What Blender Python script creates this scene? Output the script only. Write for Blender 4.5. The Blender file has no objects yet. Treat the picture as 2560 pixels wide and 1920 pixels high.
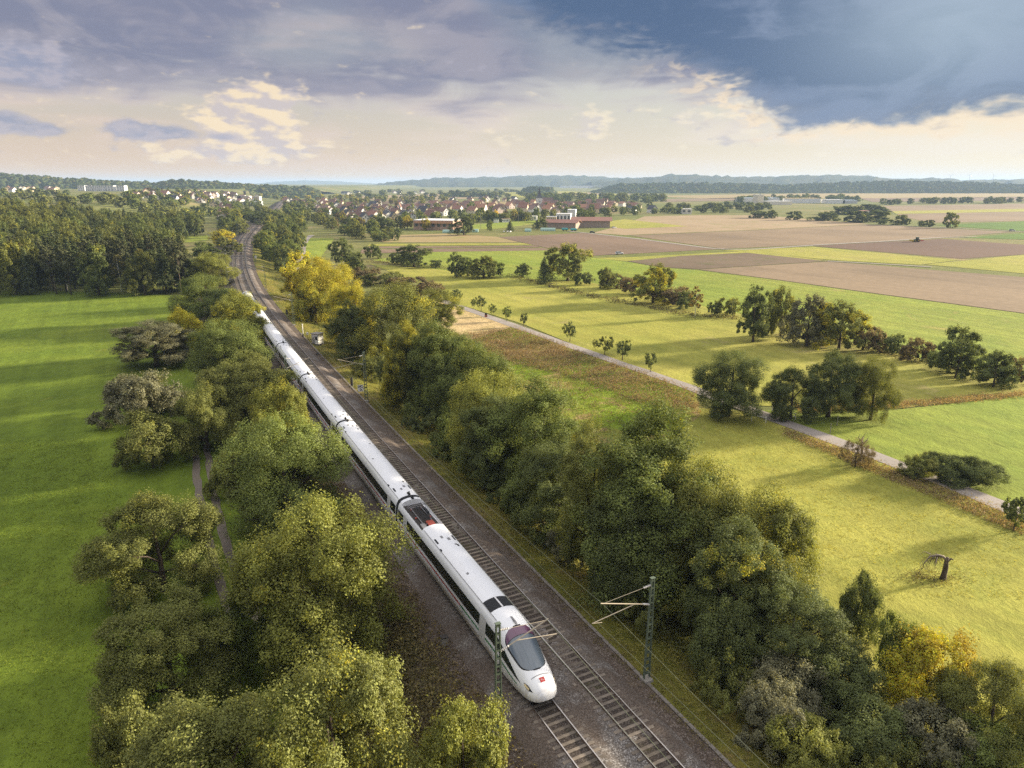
import bpy, math, random
import numpy as np
from mathutils import Vector, Matrix
R = math.radians
scene = bpy.context.scene
C = scene.collection
# ------------------------------------------------------------------ camera, light, exposure
CAM_H, FPX, HORIZON = 33.5, 1750.0, 460.0          # metres above rail head, focal length and horizon row in photo pixels
PITCH = math.atan((960 - HORIZON) / FPX)
cam = bpy.data.cameras.new('camera'); cam_o = bpy.data.objects.new('camera', cam); C.objects.link(cam_o)
cam.sensor_width = 36; cam.lens = FPX / 2560 * 36; cam.clip_start = 0.5; cam.clip_end = 60000
cam_o.location = (0, 0, CAM_H); cam_o.rotation_euler = (math.pi / 2 - PITCH, 0, 0)
scene.camera = cam_o
EXPOSURE = 2.2
SUN_AZ, SUN_EL = 70.0, 13.0                         # degrees clockwise from the viewing direction, above the horizon
vs = scene.view_settings
vs.view_transform = 'Standard'; vs.look = 'None'; vs.gamma = 1; vs.exposure = EXPOSURE; vs.use_curve_mapping = False
cy = scene.cycles
cy.use_denoising = False                            # the leaves stay crisp without it
cy.use_adaptive_sampling = False
cy.max_bounces = 6; cy.diffuse_bounces = 2; cy.glossy_bounces = 2; cy.transmission_bounces = 3
cy.transparent_max_bounces = 8; cy.volume_bounces = 1; cy.caustics_reflective = False; cy.caustics_refractive = False
cy.sample_clamp_indirect = 4

class Nodes:
    def __init__(s, tree):
        s.t = tree; tree.nodes.clear()
    def n(s, kind, **kw):
        nd = s.t.nodes.new(kind)
        for k, v in kw.items():
            setattr(nd, k, v)
        return nd
    def put(s, sock, v):
        if isinstance(v, bpy.types.NodeSocket): s.t.links.new(v, sock)
        elif v is not None:
            if isinstance(v, (tuple, list)) and len(v) == 3 and sock.type == 'RGBA': v = (*v, 1)
            sock.default_value = v
    def m(s, op, a, b=None, c=None, clamp=False):
        nd = s.n('ShaderNodeMath', operation=op, use_clamp=clamp)
        for i, v in enumerate((a, b, c)): s.put(nd.inputs[i], v)
        return nd.outputs[0]
    def sstep(s, x, lo, hi, a=0.0, b=1.0, kind='SMOOTHSTEP'):
        nd = s.n('ShaderNodeMapRange', interpolation_type=kind)
        for i, v in enumerate((x, lo, hi, a, b)): s.put(nd.inputs[i], v)
        return nd.outputs[0]
    def lin(s, x, lo, hi, a=0.0, b=1.0): return s.sstep(x, lo, hi, a, b, 'LINEAR')
    def mix(s, f, a, b, blend='MIX'):
        nd = s.n('ShaderNodeMix', data_type='RGBA', blend_type=blend)
        s.put(nd.inputs[0], f); s.put(nd.inputs[6], a); s.put(nd.inputs[7], b)
        return nd.outputs[2]
    def noise(s, vec, scale, detail=4, rough=.55, dist=0.0, out=0, two=False):
        nd = s.n('ShaderNodeTexNoise', noise_dimensions='2D' if two else '3D'); s.put(nd.inputs['Vector'], vec)
        nd.inputs['Scale'].default_value = scale; nd.inputs['Detail'].default_value = detail
        nd.inputs['Roughness'].default_value = rough; nd.inputs['Distortion'].default_value = dist
        return nd.outputs[out]
    def vm(s, op, a, b=None):
        nd = s.n('ShaderNodeVectorMath', operation=op); s.put(nd.inputs[0], a)
        if b is not None: s.put(nd.inputs[1], b)
        return nd.outputs[0]
    def mapping(s, vec, scale=(1, 1, 1), rot=(0, 0, 0), loc=(0, 0, 0)):
        nd = s.n('ShaderNodeMapping'); s.put(nd.inputs[0], vec)
        nd.inputs[1].default_value = loc; nd.inputs[2].default_value = rot; nd.inputs[3].default_value = scale
        return nd.outputs[0]

def azel(px, py):                                   # compass bearing and elevation (degrees) of a photo pixel
    u, v = (px - 1280) / FPX, (py - 960) / FPX
    x, y, z = u, math.cos(PITCH) - v * math.sin(PITCH), -math.sin(PITCH) - v * math.cos(PITCH)
    return math.degrees(math.atan2(x, y)), math.degrees(math.atan2(z, math.hypot(x, y)))

def build_world():
    w = bpy.data.worlds.new('World'); scene.world = w; w.use_nodes = True
    N = Nodes(w.node_tree); m, ss = N.m, N.sstep
    d = N.n('ShaderNodeTexCoord').outputs['Generated']
    sep = N.n('ShaderNodeSeparateXYZ'); N.put(sep.inputs[0], d)
    x, y, z = sep.outputs
    az = m('MULTIPLY', m('ARCTAN2', x, y), 180 / math.pi)
    el = m('MULTIPLY', m('ARCSINE', z), 180 / math.pi)
    sky = N.n('ShaderNodeTexSky', sky_type='NISHITA', sun_disc=False)
    sky.sun_elevation = R(SUN_EL); sky.sun_rotation = R(SUN_AZ); sky.air_density = 1.0; sky.dust_density = 2.5; sky.ozone_density = 1.5
    def flat(k):                                    # bearing and stretched elevation: clouds lie in banks
        c = N.n('ShaderNodeCombineXYZ'); N.put(c.inputs[0], m('MULTIPLY', az, math.pi / 180)); N.put(c.inputs[1], m('MULTIPLY', el, k * math.pi / 180)); return c.outputs[0]
    q, q2 = flat(2.4), flat(6.5)
    n_big = N.noise(q, 3.2, 1, .5, two=True); n_mid = N.noise(q, 8, 4, .58, .6, two=True); n_streak = N.noise(q2, 4.5, 3, .55, two=True)
    n_fine = N.noise(q, 34, 2, .62, two=True)
    sgn = lambda n, a: m('MULTIPLY', m('SUBTRACT', n, .5), a)
    # clear sky with the warm band low down, brighter towards the sun
    sunside = ss(az, -32, 45)
    low = m('EXPONENT', m('MULTIPLY', m('MAXIMUM', el, 0.0), -1 / 6.0))
    hor = N.mix(sunside, (.94, .63, .37), (1.14, .97, .66))
    sc = N.n('ShaderNodeVectorMath', operation='SCALE'); N.put(sc.inputs[0], sky.outputs[0]); sc.inputs[3].default_value = .10
    clear = N.mix(.55, sc.outputs[0], (.55, .69, .78))
    col = N.mix(m('MULTIPLY', low, .95), clear, hor)
    # thin veils of high cloud
    veil = m('MULTIPLY', ss(n_streak, .40, .72), .55)
    col = N.mix(veil, col, N.mix(sunside, (.80, .62, .52), (.97, .88, .74)))
    # cumulus banks: blobs where the photograph has its towers, noise everywhere else
    ae = N.n('ShaderNodeCombineXYZ'); N.put(ae.inputs[0], az); N.put(ae.inputs[1], el)
    def blob(px, py, rx, ry, s=1.0): return (*azel(px, py), rx, ry, s)
    def total(bs, acc=0.0):
        for a0, e0, rx, ry, s_ in bs:
            v = N.n('ShaderNodeVectorMath', operation='MULTIPLY_ADD'); N.put(v.inputs[0], ae.outputs[0])
            v.inputs[1].default_value = (1 / rx, 1 / ry, 0); v.inputs[2].default_value = (-a0 / rx, -e0 / ry, 0)
            dt = N.n('ShaderNodeVectorMath', operation='DOT_PRODUCT'); N.put(dt.inputs[0], v.outputs[0]); N.put(dt.inputs[1], v.outputs[0])
            acc = m('MULTIPLY_ADD', m('POWER', .3679, dt.outputs['Value']), s_, acc)
        return acc
    def puff(mask, thr, soft, q_, k, seed):
        v = N.vm('ADD', q_, (seed, 0, 0))
        a = N.noise(v, k, 3, .58, two=True)
        v2 = N.vm('ADD', q_, (seed + .012, .016, 0))
        b = N.noise(v2, k, 2, .58, two=True)
        dens = m('ADD', m('MULTIPLY', a, 1.15), mask)
        return ss(m('ADD', dens, sgn(n_fine, .10)), thr, thr + soft), ss(m('ADD', m('MULTIPLY', m('SUBTRACT', a, b), 1.25), sgn(n_fine, .34)), -.16, .20)
    lowband = m('MULTIPLY', ss(el, .6, 2.5), ss(el, 9, 5.0))
    m1 = total([blob(668, 275, 2.1, 1.9, .80), blob(590, 285, 2.8, 1.8, .55), blob(655, 360, 2.7, 1.5, .75), blob(500, 378, 3.6, .7, .48), blob(800, 375, 4, .7, .12), blob(1480, 310, 2.0, 1.6, .34),
                blob(1340, 335, 3.0, .9, .32), blob(1880, 268, 3.4, 1.4, .40), blob(1700, 300, 2.4, 1.0, .32), blob(30, 400, 2, 1.0, .16)], m('MULTIPLY', lowband, .06))
    # broad mauve layer overhead and to the left
    def curve(pts, lo, hi, top):
        nd = N.n('ShaderNodeFloatCurve'); cu = nd.mapping.curves[0]
        nd.mapping.use_clip = False
        P = [((a - lo) / (hi - lo), e / top) for a, e in pts]
        cu.points[0].location = P[0]; cu.points[1].location = P[-1]
        for p in P[1:-1]: cu.points.new(*p)
        for p in cu.points: p.handle_type = 'VECTOR'
        nd.mapping.update()
        N.put(nd.inputs['Value'], m('DIVIDE', m('SUBTRACT', az, lo), hi - lo, clamp=True))
        return m('MULTIPLY', nd.outputs[0], top)
    px = lambda L: [azel(a, b) for a, b in L]
    e_str = curve([(-180, 7)] + px([(0, 215), (250, 225), (520, 262), (760, 262), (1000, 262), (1300, 265), (1600, 255), (2000, 250)]) + [(180, 7)], -180, 180, 30)
    h = m('ADD', m('SUBTRACT', el, e_str), m('ADD', sgn(n_mid, 4.0), sgn(n_streak, 6.5)))
    f2 = m('MULTIPLY', ss(h, -1.6, 2.2), m('ADD', ss(n_big, .25, .55, .62, 1.0), 0.0))
    f2 = m('MULTIPLY', f2, .97)
    mauve = N.mix(ss(m('ADD', m('ADD', n_mid, sgn(n_streak, .6)), sgn(n_fine, .18)), .34, .68), (.215, .23, .335), (.335, .325, .40))
    mauve = N.mix(ss(h, 2.2, -1.6), mauve, (.72, .62, .62))
    mauve = N.mix(ss(el, 14, 50, 0, .9), mauve, (1.9, 1.85, 1.85))       # unseen cloud overhead, brightened to raise the ambient light
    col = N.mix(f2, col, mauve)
    # the cumulus stands in front of it
    f1, s1 = puff(m1, .78, .34, q, 21, 0.0)
    cum = N.mix(s1, N.mix(sunside, (.62, .54, .54), (.78, .71, .66)), N.mix(sunside, (1.0, .80, .53), (1.0, .91, .72)))
    col = N.mix(m('MULTIPLY', f1, ss(az, -10, 8, .88, .66)), col, cum)
    # small dark scud under it
    m3 = total([blob(120, 325, 1.9, .6, .5), blob(15, 298, 1.3, .7, .5), blob(310, 320, 1.7, .7, .5), blob(430, 332, 1.8, .55, .5), blob(560, 342, 1.0, .3, .36), blob(50, 160, 4.0, 1.6, .42)])
    dens3 = m('ADD', m('ADD', sgn(n_mid, .7), sgn(n_fine, .55)), m3)
    f3, s3 = ss(dens3, .12, .42), ss(n_fine, .3, .7)
    col = N.mix(m('MULTIPLY', f3, .85), col, N.mix(s3, (.30, .33, .46), (.48, .45, .52)))
    # the blue storm cloud
    e_st = curve([(-180, 29), (-12, 29), (-6, 26)] + px([(1150, -60), (1215, 50), (1290, 110), (1380, 145), (1500, 162), (1640, 172), (1740, 195), (1830, 232), (1900, 275), (1970, 312), (2060, 322), (2200, 306), (2400, 290), (2560, 284)]) +
                 [(60, 8), (90, 12), (120, 29), (180, 29)], -180, 180, 30)
    edge = ss(az, azel(1700, 200)[0], azel(2100, 300)[0], 1.0, .55)
    hs = m('ADD', m('SUBTRACT', el, e_st), m('MULTIPLY', m('ADD', sgn(n_mid, 6.5), sgn(n_fine, 2.2)), edge))
    soft = ss(az, azel(1250, 60)[0], azel(1800, 200)[0], 4.6, .9)
    f4 = m('MULTIPLY', ss(m('DIVIDE', hs, soft), -.5, 1.0), ss(el, 55, 26))
    storm = N.mix(ss(m('ADD', n_mid, m('ADD', sgn(n_big, 1.0), m('ADD', sgn(n_streak, .6), sgn(n_fine, .16)))), .33, .70), (.078, .135, .255), (.185, .245, .38))
    storm = N.mix(total([blob(2420, 40, 9, 4.5, .75)]), storm, (.42, .52, .62))
    storm = N.mix(ss(hs, 2.0, .1, 0, .45), storm, (.27, .30, .38))
    rim = m('MULTIPLY', m('MULTIPLY', ss(hs, -1.7, -.1), ss(hs, .5, .05)), ss(az, azel(1500, 200)[0], azel(1850, 250)[0]))
    rim = m('MULTIPLY', rim, ss(n_fine, .38, .62, ss(az, azel(1950, 300)[0], azel(2150, 300)[0]), 1.0))
    col = N.mix(m('MULTIPLY', rim, .8), col, (1.0, .80, .55))
    col = N.mix(f4, col, storm)
    # the ground side of the sphere is never seen: keep it dull
    col = N.mix(ss(el, -.3, -3), col, (.12, .13, .09))
    k = 1.0 / 2 ** EXPOSURE
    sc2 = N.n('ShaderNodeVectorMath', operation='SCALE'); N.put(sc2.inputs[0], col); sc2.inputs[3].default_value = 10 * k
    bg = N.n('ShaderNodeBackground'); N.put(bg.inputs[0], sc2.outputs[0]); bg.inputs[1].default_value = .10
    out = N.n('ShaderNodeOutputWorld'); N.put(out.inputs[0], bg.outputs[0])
    w.cycles.sampling_method = 'NONE'                  # a soft sky: plain bounce sampling is enough
build_world()
sun = bpy.data.lights.new('sun', 'SUN'); sun.energy = 3.4; sun.angle = R(5.0); sun.color = (1.0, .88, .68)
sun_o = bpy.data.objects.new('sun', sun); C.objects.link(sun_o)
sd = Vector((math.sin(R(SUN_AZ)) * math.cos(R(SUN_EL)), math.cos(R(SUN_AZ)) * math.cos(R(SUN_EL)), math.sin(R(SUN_EL))))
sun_o.rotation_euler = (-sd).to_track_quat('-Z', 'Y').to_euler(); sun_o.location = (60, 20, 80)
# ------------------------------------------------------------------ helpers
rng = np.random.default_rng(7)
def tag(o, label=None, cat=None, group=None, kind=None):
    if label: o['label'] = label
    if cat: o['category'] = cat
    if group: o['group'] = group
    if kind: o['kind'] = kind
    return o
def link(o, parent=None):
    C.objects.link(o)
    if parent is not None: o.parent = parent
    return o
def empty(name, loc=(0, 0, 0), rz=0.0, parent=None):
    o = bpy.data.objects.new(name, None); o.empty_display_size = .5
    o.location = loc; o.rotation_euler = (0, 0, rz)
    return link(o, parent)
def mesh_np(name, V, F, mats=(), midx=None, smooth=False):
    """V (n,3) array, F list of faces or (m,k) array"""
    me = bpy.data.meshes.new(name)
    V = np.asarray(V, np.float32)
    if isinstance(F, np.ndarray):
        nf, k = F.shape
        me.vertices.add(len(V)); me.vertices.foreach_set('co', V.ravel())
        me.loops.add(nf * k); me.loops.foreach_set('vertex_index', F.astype(np.int32).ravel())
        me.polygons.add(nf); me.polygons.foreach_set('loop_start', np.arange(0, nf * k, k, dtype=np.int32))
        me.update(calc_edges=True)
    else:
        me.from_pydata(V.tolist(), [], F); me.update()
    for m_ in (mats if isinstance(mats, (list, tuple)) else [mats]): me.materials.append(m_)
    if midx is not None: me.polygons.foreach_set('material_index', np.asarray(midx, np.int32))
    me.polygons.foreach_set('use_smooth', np.full(len(me.polygons), smooth))
    return me
def ob(name, me, parent=None, loc=(0, 0, 0), rot=(0, 0, 0), scale=None):
    o = bpy.data.objects.new(name, me); o.location = loc; o.rotation_euler = rot
    if scale is not None: o.scale = scale if isinstance(scale, (tuple, list)) else (scale,) * 3
    return link(o, parent)
class MB:
    """collects boxes, tubes and polygons into one mesh"""
    def __init__(s): s.v = []; s.f = []; s.m = []
    def add(s, V, F, mi=0):
        b = len(s.v); s.v += [tuple(p) for p in V]; s.f += [tuple(i + b for i in f) for f in F]; s.m += [mi] * len(F); return s
    def box(s, c, d, rz=0.0, mi=0, taper=1.0):
        x, y, z = d[0] / 2, d[1] / 2, d[2] / 2; ca, sa = math.cos(rz), math.sin(rz); V = []
        for k, t in ((-z, 1.0), (z, taper)):
            for i, j in ((-x, -y), (x, -y), (x, y), (-x, y)):
                V.append((c[0] + (i * ca - j * sa) * t, c[1] + (i * sa + j * ca) * t, c[2] + k))
        return s.add(V, [(3, 2, 1, 0), (4, 5, 6, 7), (0, 1, 5, 4), (1, 2, 6, 5), (2, 3, 7, 6), (3, 0, 4, 7)], mi)
    def tube(s, pts, rad, n=6, mi=0, cap=True):
        pts = [Vector(p) for p in pts]
        rad = rad if isinstance(rad, (list, tuple)) else [rad] * len(pts)
        V = []; F = []
        for i, p in enumerate(pts):
            t = (pts[min(i + 1, len(pts) - 1)] - pts[max(i - 1, 0)]).normalized()
            a = t.cross(Vector((0, 0, 1)) if abs(t.z) < .95 else Vector((1, 0, 0))).normalized(); b = t.cross(a)
            for k in range(n):
                an = 2 * math.pi * k / n; V.append(p + (a * math.cos(an) + b * math.sin(an)) * rad[i])
        for i in range(len(pts) - 1):
            for k in range(n): F.append((i * n + k, i * n + (k + 1) % n, (i + 1) * n + (k + 1) % n, (i + 1) * n + k))
        if cap: F += [tuple(range(n))[::-1], tuple((len(pts) - 1) * n + k for k in range(n))]
        return s.add(V, F, mi)
    def mesh(s, name, mats, smooth=False): return mesh_np(name, s.v, s.f, mats, s.m, smooth)
    def build(s, name, mats, parent=None, loc=(0, 0, 0), rz=0.0, smooth=False):
        return ob(name, s.mesh(name, mats, smooth), parent, loc, (0, 0, rz))
def copy_tree(o, parent=None):
    c = o.copy(); C.objects.link(c); c.parent = parent
    for ch in o.children: copy_tree(ch, c)
    return c
def ray_dir(px, py):
    u, v = (px - 1280) / FPX, (py - 960) / FPX
    return u, math.cos(PITCH) - v * math.sin(PITCH), -math.sin(PITCH) - v * math.cos(PITCH)
def at_z(px, py, z):                                # ground point that the photo shows at a pixel, for a known height
    dx, dy, dz = ray_dir(px, py); t = (z - CAM_H) / dz
    return dx * t, dy * t
# ------------------------------------------------------------------ the line of the railway and the lie of the land
_ys = np.arange(-60.0, 1900.0, 1.0)
_sl = np.interp(_ys, [-60, 65, 110, 150, 215, 260, 300, 340, 440, 520, 620, 900, 1400], [.507, .503, .492, .482, .448, .412, .388, .370, .328, .300, .286, .287, .298])
_xs = 10.3 - (np.cumsum(_sl) - np.interp(33.9, _ys, np.cumsum(_sl)))
_tn = np.stack([-_sl, np.ones_like(_sl)], 1) / np.sqrt(1 + _sl ** 2)[:, None]
_nr = np.stack([_tn[:, 1], -_tn[:, 0]], 1)          # to the right of the direction of travel away from the camera
_ctr = np.stack([_xs, _ys], 1) - _nr * 2.85
_arc = np.concatenate([[0], np.cumsum(np.linalg.norm(np.diff(_ctr, axis=0), axis=1))])
def path(s, o=0.0):
    s = np.asarray(s, float)
    nx, ny = np.interp(s, _arc, _nr[:, 0]), np.interp(s, _arc, _nr[:, 1])
    return np.interp(s, _arc, _ctr[:, 0]) + nx * o, np.interp(s, _arc, _ctr[:, 1]) + ny * o
def heading(s):
    x0, y0 = path(s - .5); x1, y1 = path(s + .5)
    return math.atan2(y1 - y0, x1 - x0)
def s_of_y(y): return float(np.interp(y, _ctr[:, 1], _arc))
def offset_of(x, y):                                # signed distance to the line (right positive), good near the line
    i = np.clip(np.interp(y, _ctr[:, 1], np.arange(len(_ys))), 0, len(_ys) - 1)
    cx = np.interp(y, _ctr[:, 1], _ctr[:, 0]); k = np.interp(i, np.arange(len(_ys)), _tn[:, 1])
    return (x - cx) * k
def sm(a, b, x):
    t = np.clip((x - a) / (b - a), 0, 1); return t * t * (3 - 2 * t)
def land(x, y):                                     # height of the fields
    x = np.asarray(x, float); y = np.asarray(y, float)
    left = -offset_of(x, y)
    z = -3.0 + sm(45, 190, left) * np.interp(y, [230, 500, 730, 1160, 1800, 3000], [0, 11, 14, 19, 22, 22])
    z = z + np.interp(y, [1300, 2700, 5000, 16000], [0, 5, 14, 40]) * (1 - sm(45, 190, left) * .6)
    return z
EMB_L = [(-4.7, -.74), (-6.4, -.86), (-8.5, -1.35), (-13.5, -2.85), (-17, -3.12)]
EMB_R = [(4.7, -.74), (6.0, -.84), (8.6, -1.15), (13.5, -2.7), (18, -3.12)]
def ground(x, y):                                   # land with the embankment on it
    o = offset_of(np.asarray(x, float), np.asarray(y, float)); a = np.abs(o)
    e = np.where(o < 0, np.interp(a, [-p[0] for p in EMB_L], [p[1] for p in EMB_L]), np.interp(a, [p[0] for p in EMB_R], [p[1] for p in EMB_R]))
    return np.where(a < 16, np.maximum(e, land(x, y)), land(x, y))
def on_land(px, py, h=0.0, f=ground):               # point at height h above the ground seen at a pixel
    z = -3.0 + h
    for _ in range(12):
        x, y = at_z(px, py, z); z = .5 * z + .5 * (float(f(x, y)) + h)
    x, y = at_z(px, py, z); return x, y, float(f(x, y))
def depth_of(x, y, z): return y * math.cos(PITCH) - (z - CAM_H) * math.sin(PITCH)
# ------------------------------------------------------------------ materials
MATS = {}
def mat(name):
    m_ = bpy.data.materials.new(name); m_.use_nodes = True; MATS[name] = m_
    return m_, Nodes(m_.node_tree)
def finish(N, shader, disp=None):
    out = N.n('ShaderNodeOutputMaterial'); N.put(out.inputs[0], shader)
def principled(N, col, rough=.7, metal=0.0, spec=.4, normal=None):
    p = N.n('ShaderNodeBsdfPrincipled'); N.put(p.inputs['Base Color'], col); N.put(p.inputs['Roughness'], rough)
    N.put(p.inputs['Metallic'], metal); N.put(p.inputs['Specular IOR Level'], spec)
    if normal is not None: N.put(p.inputs['Normal'], normal)
    return p.outputs[0]
def bump(N, h, strength=.5, dist=.1):
    b = N.n('ShaderNodeBump'); b.inputs['Strength'].default_value = strength; b.inputs['Distance'].default_value = dist
    N.put(b.inputs['Height'], h); return b.outputs[0]
def pos(N): return N.n('ShaderNodeNewGeometry').outputs['Position']
def opos(N): return N.n('ShaderNodeTexCoord').outputs['Object']
def plain(name, col, rough=.6, metal=0.0, var=.15, scale=6.0, spec=.4):
    m_, N = mat(name); n = N.noise(opos(N), scale, 3)
    c = N.mix(n, tuple(max(0, v * (1 - var)) for v in col), tuple(v * (1 + var) for v in col))
    finish(N, principled(N, c, rough, metal, spec)); return m_
def tinted(name, rough=.8, var=.12, scale=1.2, dirt=.25):
    """takes its paint from the object's own colour"""
    m_, N = mat(name); oi = N.n('ShaderNodeObjectInfo')
    n = N.noise(opos(N), scale, 4); n2 = N.noise(opos(N), scale * 7, 2)
    f = N.m('ADD', N.lin(n, .25, .75, 1 - var, 1 + var), N.lin(n2, .3, .7, -dirt * .3, dirt * .3))
    sc = N.n('ShaderNodeVectorMath', operation='SCALE'); N.put(sc.inputs[0], oi.outputs['Color']); N.put(sc.inputs[3], f)
    finish(N, principled(N, sc.outputs[0], rough, 0, .25)); return m_
def meadow(name, a, b, c, dry=(.30, .23, .10), dryness=.25, big=.02, tuft=1.3, bs=.6, stripe=1.06):
    m_, N = mat(name); p = pos(N)
    n1 = N.noise(p, big, 4, .6, .4); n2 = N.noise(p, big * 7, 5, .65, .6)
    ps = N.mapping(p, (1, .55, 1), rot=(0, 0, .5)); n3 = N.noise(ps, tuft, 5, .7, .8); n4 = N.noise(p, 9, 2, .6)
    col = N.mix(N.sstep(n1, .38, .62), a, b); col = N.mix(N.sstep(n2, .42, .66, 0, .8), col, c)
    col = N.mix(N.sstep(N.m('ADD', n2, N.m('MULTIPLY', N.m('SUBTRACT', n1, .5), .8)), .66 - dryness * .3, .80 - dryness * .2, 0, .85), col, dry)
    st = N.noise(N.mapping(N.mapping(p, (1, 1, 1), rot=(0, 0, stripe)), (.012, .28, 1)), 1.0, 3, .6)
    v = N.m('MULTIPLY', N.m('MULTIPLY', N.lin(n3, .25, .75, .74, 1.22), N.lin(n4, .2, .8, .80, 1.2)), N.lin(st, .3, .7, .84, 1.16))
    sc = N.n('ShaderNodeVectorMath', operation='SCALE'); N.put(sc.inputs[0], col); N.put(sc.inputs[3], v)
    finish(N, principled(N, sc.outputs[0], .95, 0, .1, bump(N, N.m('ADD', n3, N.m('MULTIPLY', n4, .35)), bs, .35))); return m_
def soil(name, a, b, angle=0.0, row=1.5, rows=.25, weed=None):
    m_, N = mat(name); p = pos(N)
    n1 = N.noise(p, .012, 4, .6, .5); n2 = N.noise(p, .5, 4, .65); q = N.mapping(p, (1, 1, 1), rot=(0, 0, -angle))
    st = N.noise(N.mapping(q, (.01, 1 / row, 1)), 1.0, 3, .6)
    st2 = N.noise(N.mapping(q, (.004, .06, 1)), 1.0, 3, .6)
    st3 = N.noise(N.mapping(q, (.0025, .16, 1)), 1.0, 2, .5); sy = N.n('ShaderNodeSeparateXYZ'); N.put(sy.inputs[0], q)
    tram = N.m('ABSOLUTE', N.m('SUBTRACT', N.m('FRACT', N.m('DIVIDE', sy.outputs[1], 15.0)), .5)); tram = N.sstep(tram, .465, .49, 0, .35)
    f = N.m('ADD', N.m('MULTIPLY', N.sstep(n1, .3, .7), .55), N.m('ADD', N.m('MULTIPLY', st, rows), N.m('MULTIPLY', N.m('ADD', st2, st3), .45)))
    col = N.mix(N.lin(f, .30, 1.05), a, b); col = N.mix(tram, col, tuple(v * 1.45 for v in b))
    if weed: col = N.mix(N.sstep(N.noise(p, .06, 5, .7, .5), .52, .68, 0, .8), col, weed)
    sc = N.n('ShaderNodeVectorMath', operation='SCALE'); N.put(sc.inputs[0], col); N.put(sc.inputs[3], N.lin(n2, .2, .8, .8, 1.2))
    finish(N, principled(N, sc.outputs[0], .95, 0, .1, bump(N, N.m('ADD', st, n2), .5, .2))); return m_
def gravel(name, cols, cell=9.0, patch=.35, dirt=None, dirtiness=.5):
    m_, N = mat(name); p = pos(N)
    vo = N.n('ShaderNodeTexVoronoi'); N.put(vo.inputs['Vector'], p); vo.inputs['Scale'].default_value = cell
    sep = N.n('ShaderNodeSeparateColor'); N.put(sep.inputs[0], vo.outputs['Color'])
    col = N.mix(N.sstep(sep.outputs[0], .1, .9), cols[0], cols[1]); col = N.mix(N.sstep(sep.outputs[1], .72, .95), col, cols[2])
    big = N.noise(p, patch, 5, .65, .5)
    if dirt: col = N.mix(N.sstep(big, .75 - dirtiness * .5, .95 - dirtiness * .5, 0, .8), col, dirt)
    f = N.m('MULTIPLY', N.lin(big, .2, .8, .8, 1.2), N.lin(vo.outputs['Distance'], 0, .7, 1.15, .45))
    sc = N.n('ShaderNodeVectorMath', operation='SCALE'); N.put(sc.inputs[0], col); N.put(sc.inputs[3], f)
    finish(N, principled(N, sc.outputs[0], .9, 0, .2, bump(N, vo.outputs['Distance'], -.9, .06))); return m_
def leaf(name, autumn=(.50, .38, .03), trans=.30):
    """foliage: the object's own colour, its alpha the share of leaves that have turned"""
    m_, N = mat(name); oi = N.n('ShaderNodeObjectInfo')
    at = N.n('ShaderNodeAttribute', attribute_name='leafcol'); sep = N.n('ShaderNodeSeparateXYZ'); N.put(sep.inputs[0], at.outputs['Vector'])
    al = oi.outputs['Alpha']
    t = N.sstep(sep.outputs[1], N.m('SUBTRACT', .90, al), N.m('SUBTRACT', 1.16, al))
    warm = N.mix(sep.outputs[2], autumn, tuple(v * k for v, k in zip(autumn, (.8, 1.15, 1.2))))
    col = N.mix(t, N.mix(N.lin(sep.outputs[2], 0, 1, 0, .35), oi.outputs['Color'], N.vm('MULTIPLY', oi.outputs['Color'], (1.5, 1.25, .8))), warm)
    rnd = N.lin(oi.outputs['Random'], 0, 1, .88, 1.12)
    sc = N.n('ShaderNodeVectorMath', operation='SCALE'); N.put(sc.inputs[0], col); N.put(sc.inputs[3], N.m('MULTIPLY', sep.outputs[0], rnd))
    d = N.n('ShaderNodeBsdfDiffuse'); N.put(d.inputs[0], sc.outputs[0])
    t2 = N.n('ShaderNodeBsdfTranslucent'); N.put(t2.inputs[0], N.vm('MULTIPLY', sc.outputs[0], (1.25, 1.15, .55)))
    g = N.n('ShaderNodeBsdfGlossy'); g.inputs['Color'].default_value = (.9, .9, .85, 1); g.inputs['Roughness'].default_value = .6
    mx = N.n('ShaderNodeMixShader'); mx.inputs[0].default_value = trans; N.put(mx.inputs[1], d.outputs[0]); N.put(mx.inputs[2], t2.outputs[0])
    m2 = N.n('ShaderNodeMixShader'); m2.inputs[0].default_value = .02; N.put(m2.inputs[1], mx.outputs[0]); N.put(m2.inputs[2], g.outputs[0])
    finish(N, m2.outputs[0]); return m_
def bark(name, a, b, scale=4):
    m_, N = mat(name); n = N.noise(N.mapping(opos(N), (1, 1, .25)), scale, 4, .65)
    finish(N, principled(N, N.mix(N.sstep(n, .35, .65), a, b), .9, 0, .15, bump(N, n, .6, .05))); return m_

M_LEAF = leaf('foliage'); M_BARK = bark('bark', (.06, .045, .035), (.13, .10, .075)); M_BIRCH = bark('birch_bark', (.55, .50, .44), (.75, .72, .66), 2)
M_NEEDLE = leaf('needles', (.22, .15, .03), .12)
M_GRASS_L = meadow('meadow_green', (.120, .168, .018), (.155, .195, .022), (.098, .140, .016), (.19, .19, .03), .12, .018, .9)
M_GRASS_R = meadow('meadow_yellow_green', (.280, .270, .050), (.320, .292, .062), (.220, .228, .040), (.34, .28, .10), .25, .02, 1.9, .40)
M_GRASS_B = meadow('meadow_bright', (.205, .250, .036), (.232, .255, .042), (.165, .215, .030), (.30, .26, .07), .15, .012, .8)
M_GRASS_V = meadow('verge_grass', (.125, .125, .020), (.17, .15, .03), (.075, .085, .015), (.22, .16, .06), .45, .10, 2.2, .8)
M_ROUGH = meadow('rough_pasture', (.165, .235, .015), (.24, .21, .05), (.14, .19, .015), (.33, .22, .10), .70, .03, 1.6, .9)
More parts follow.
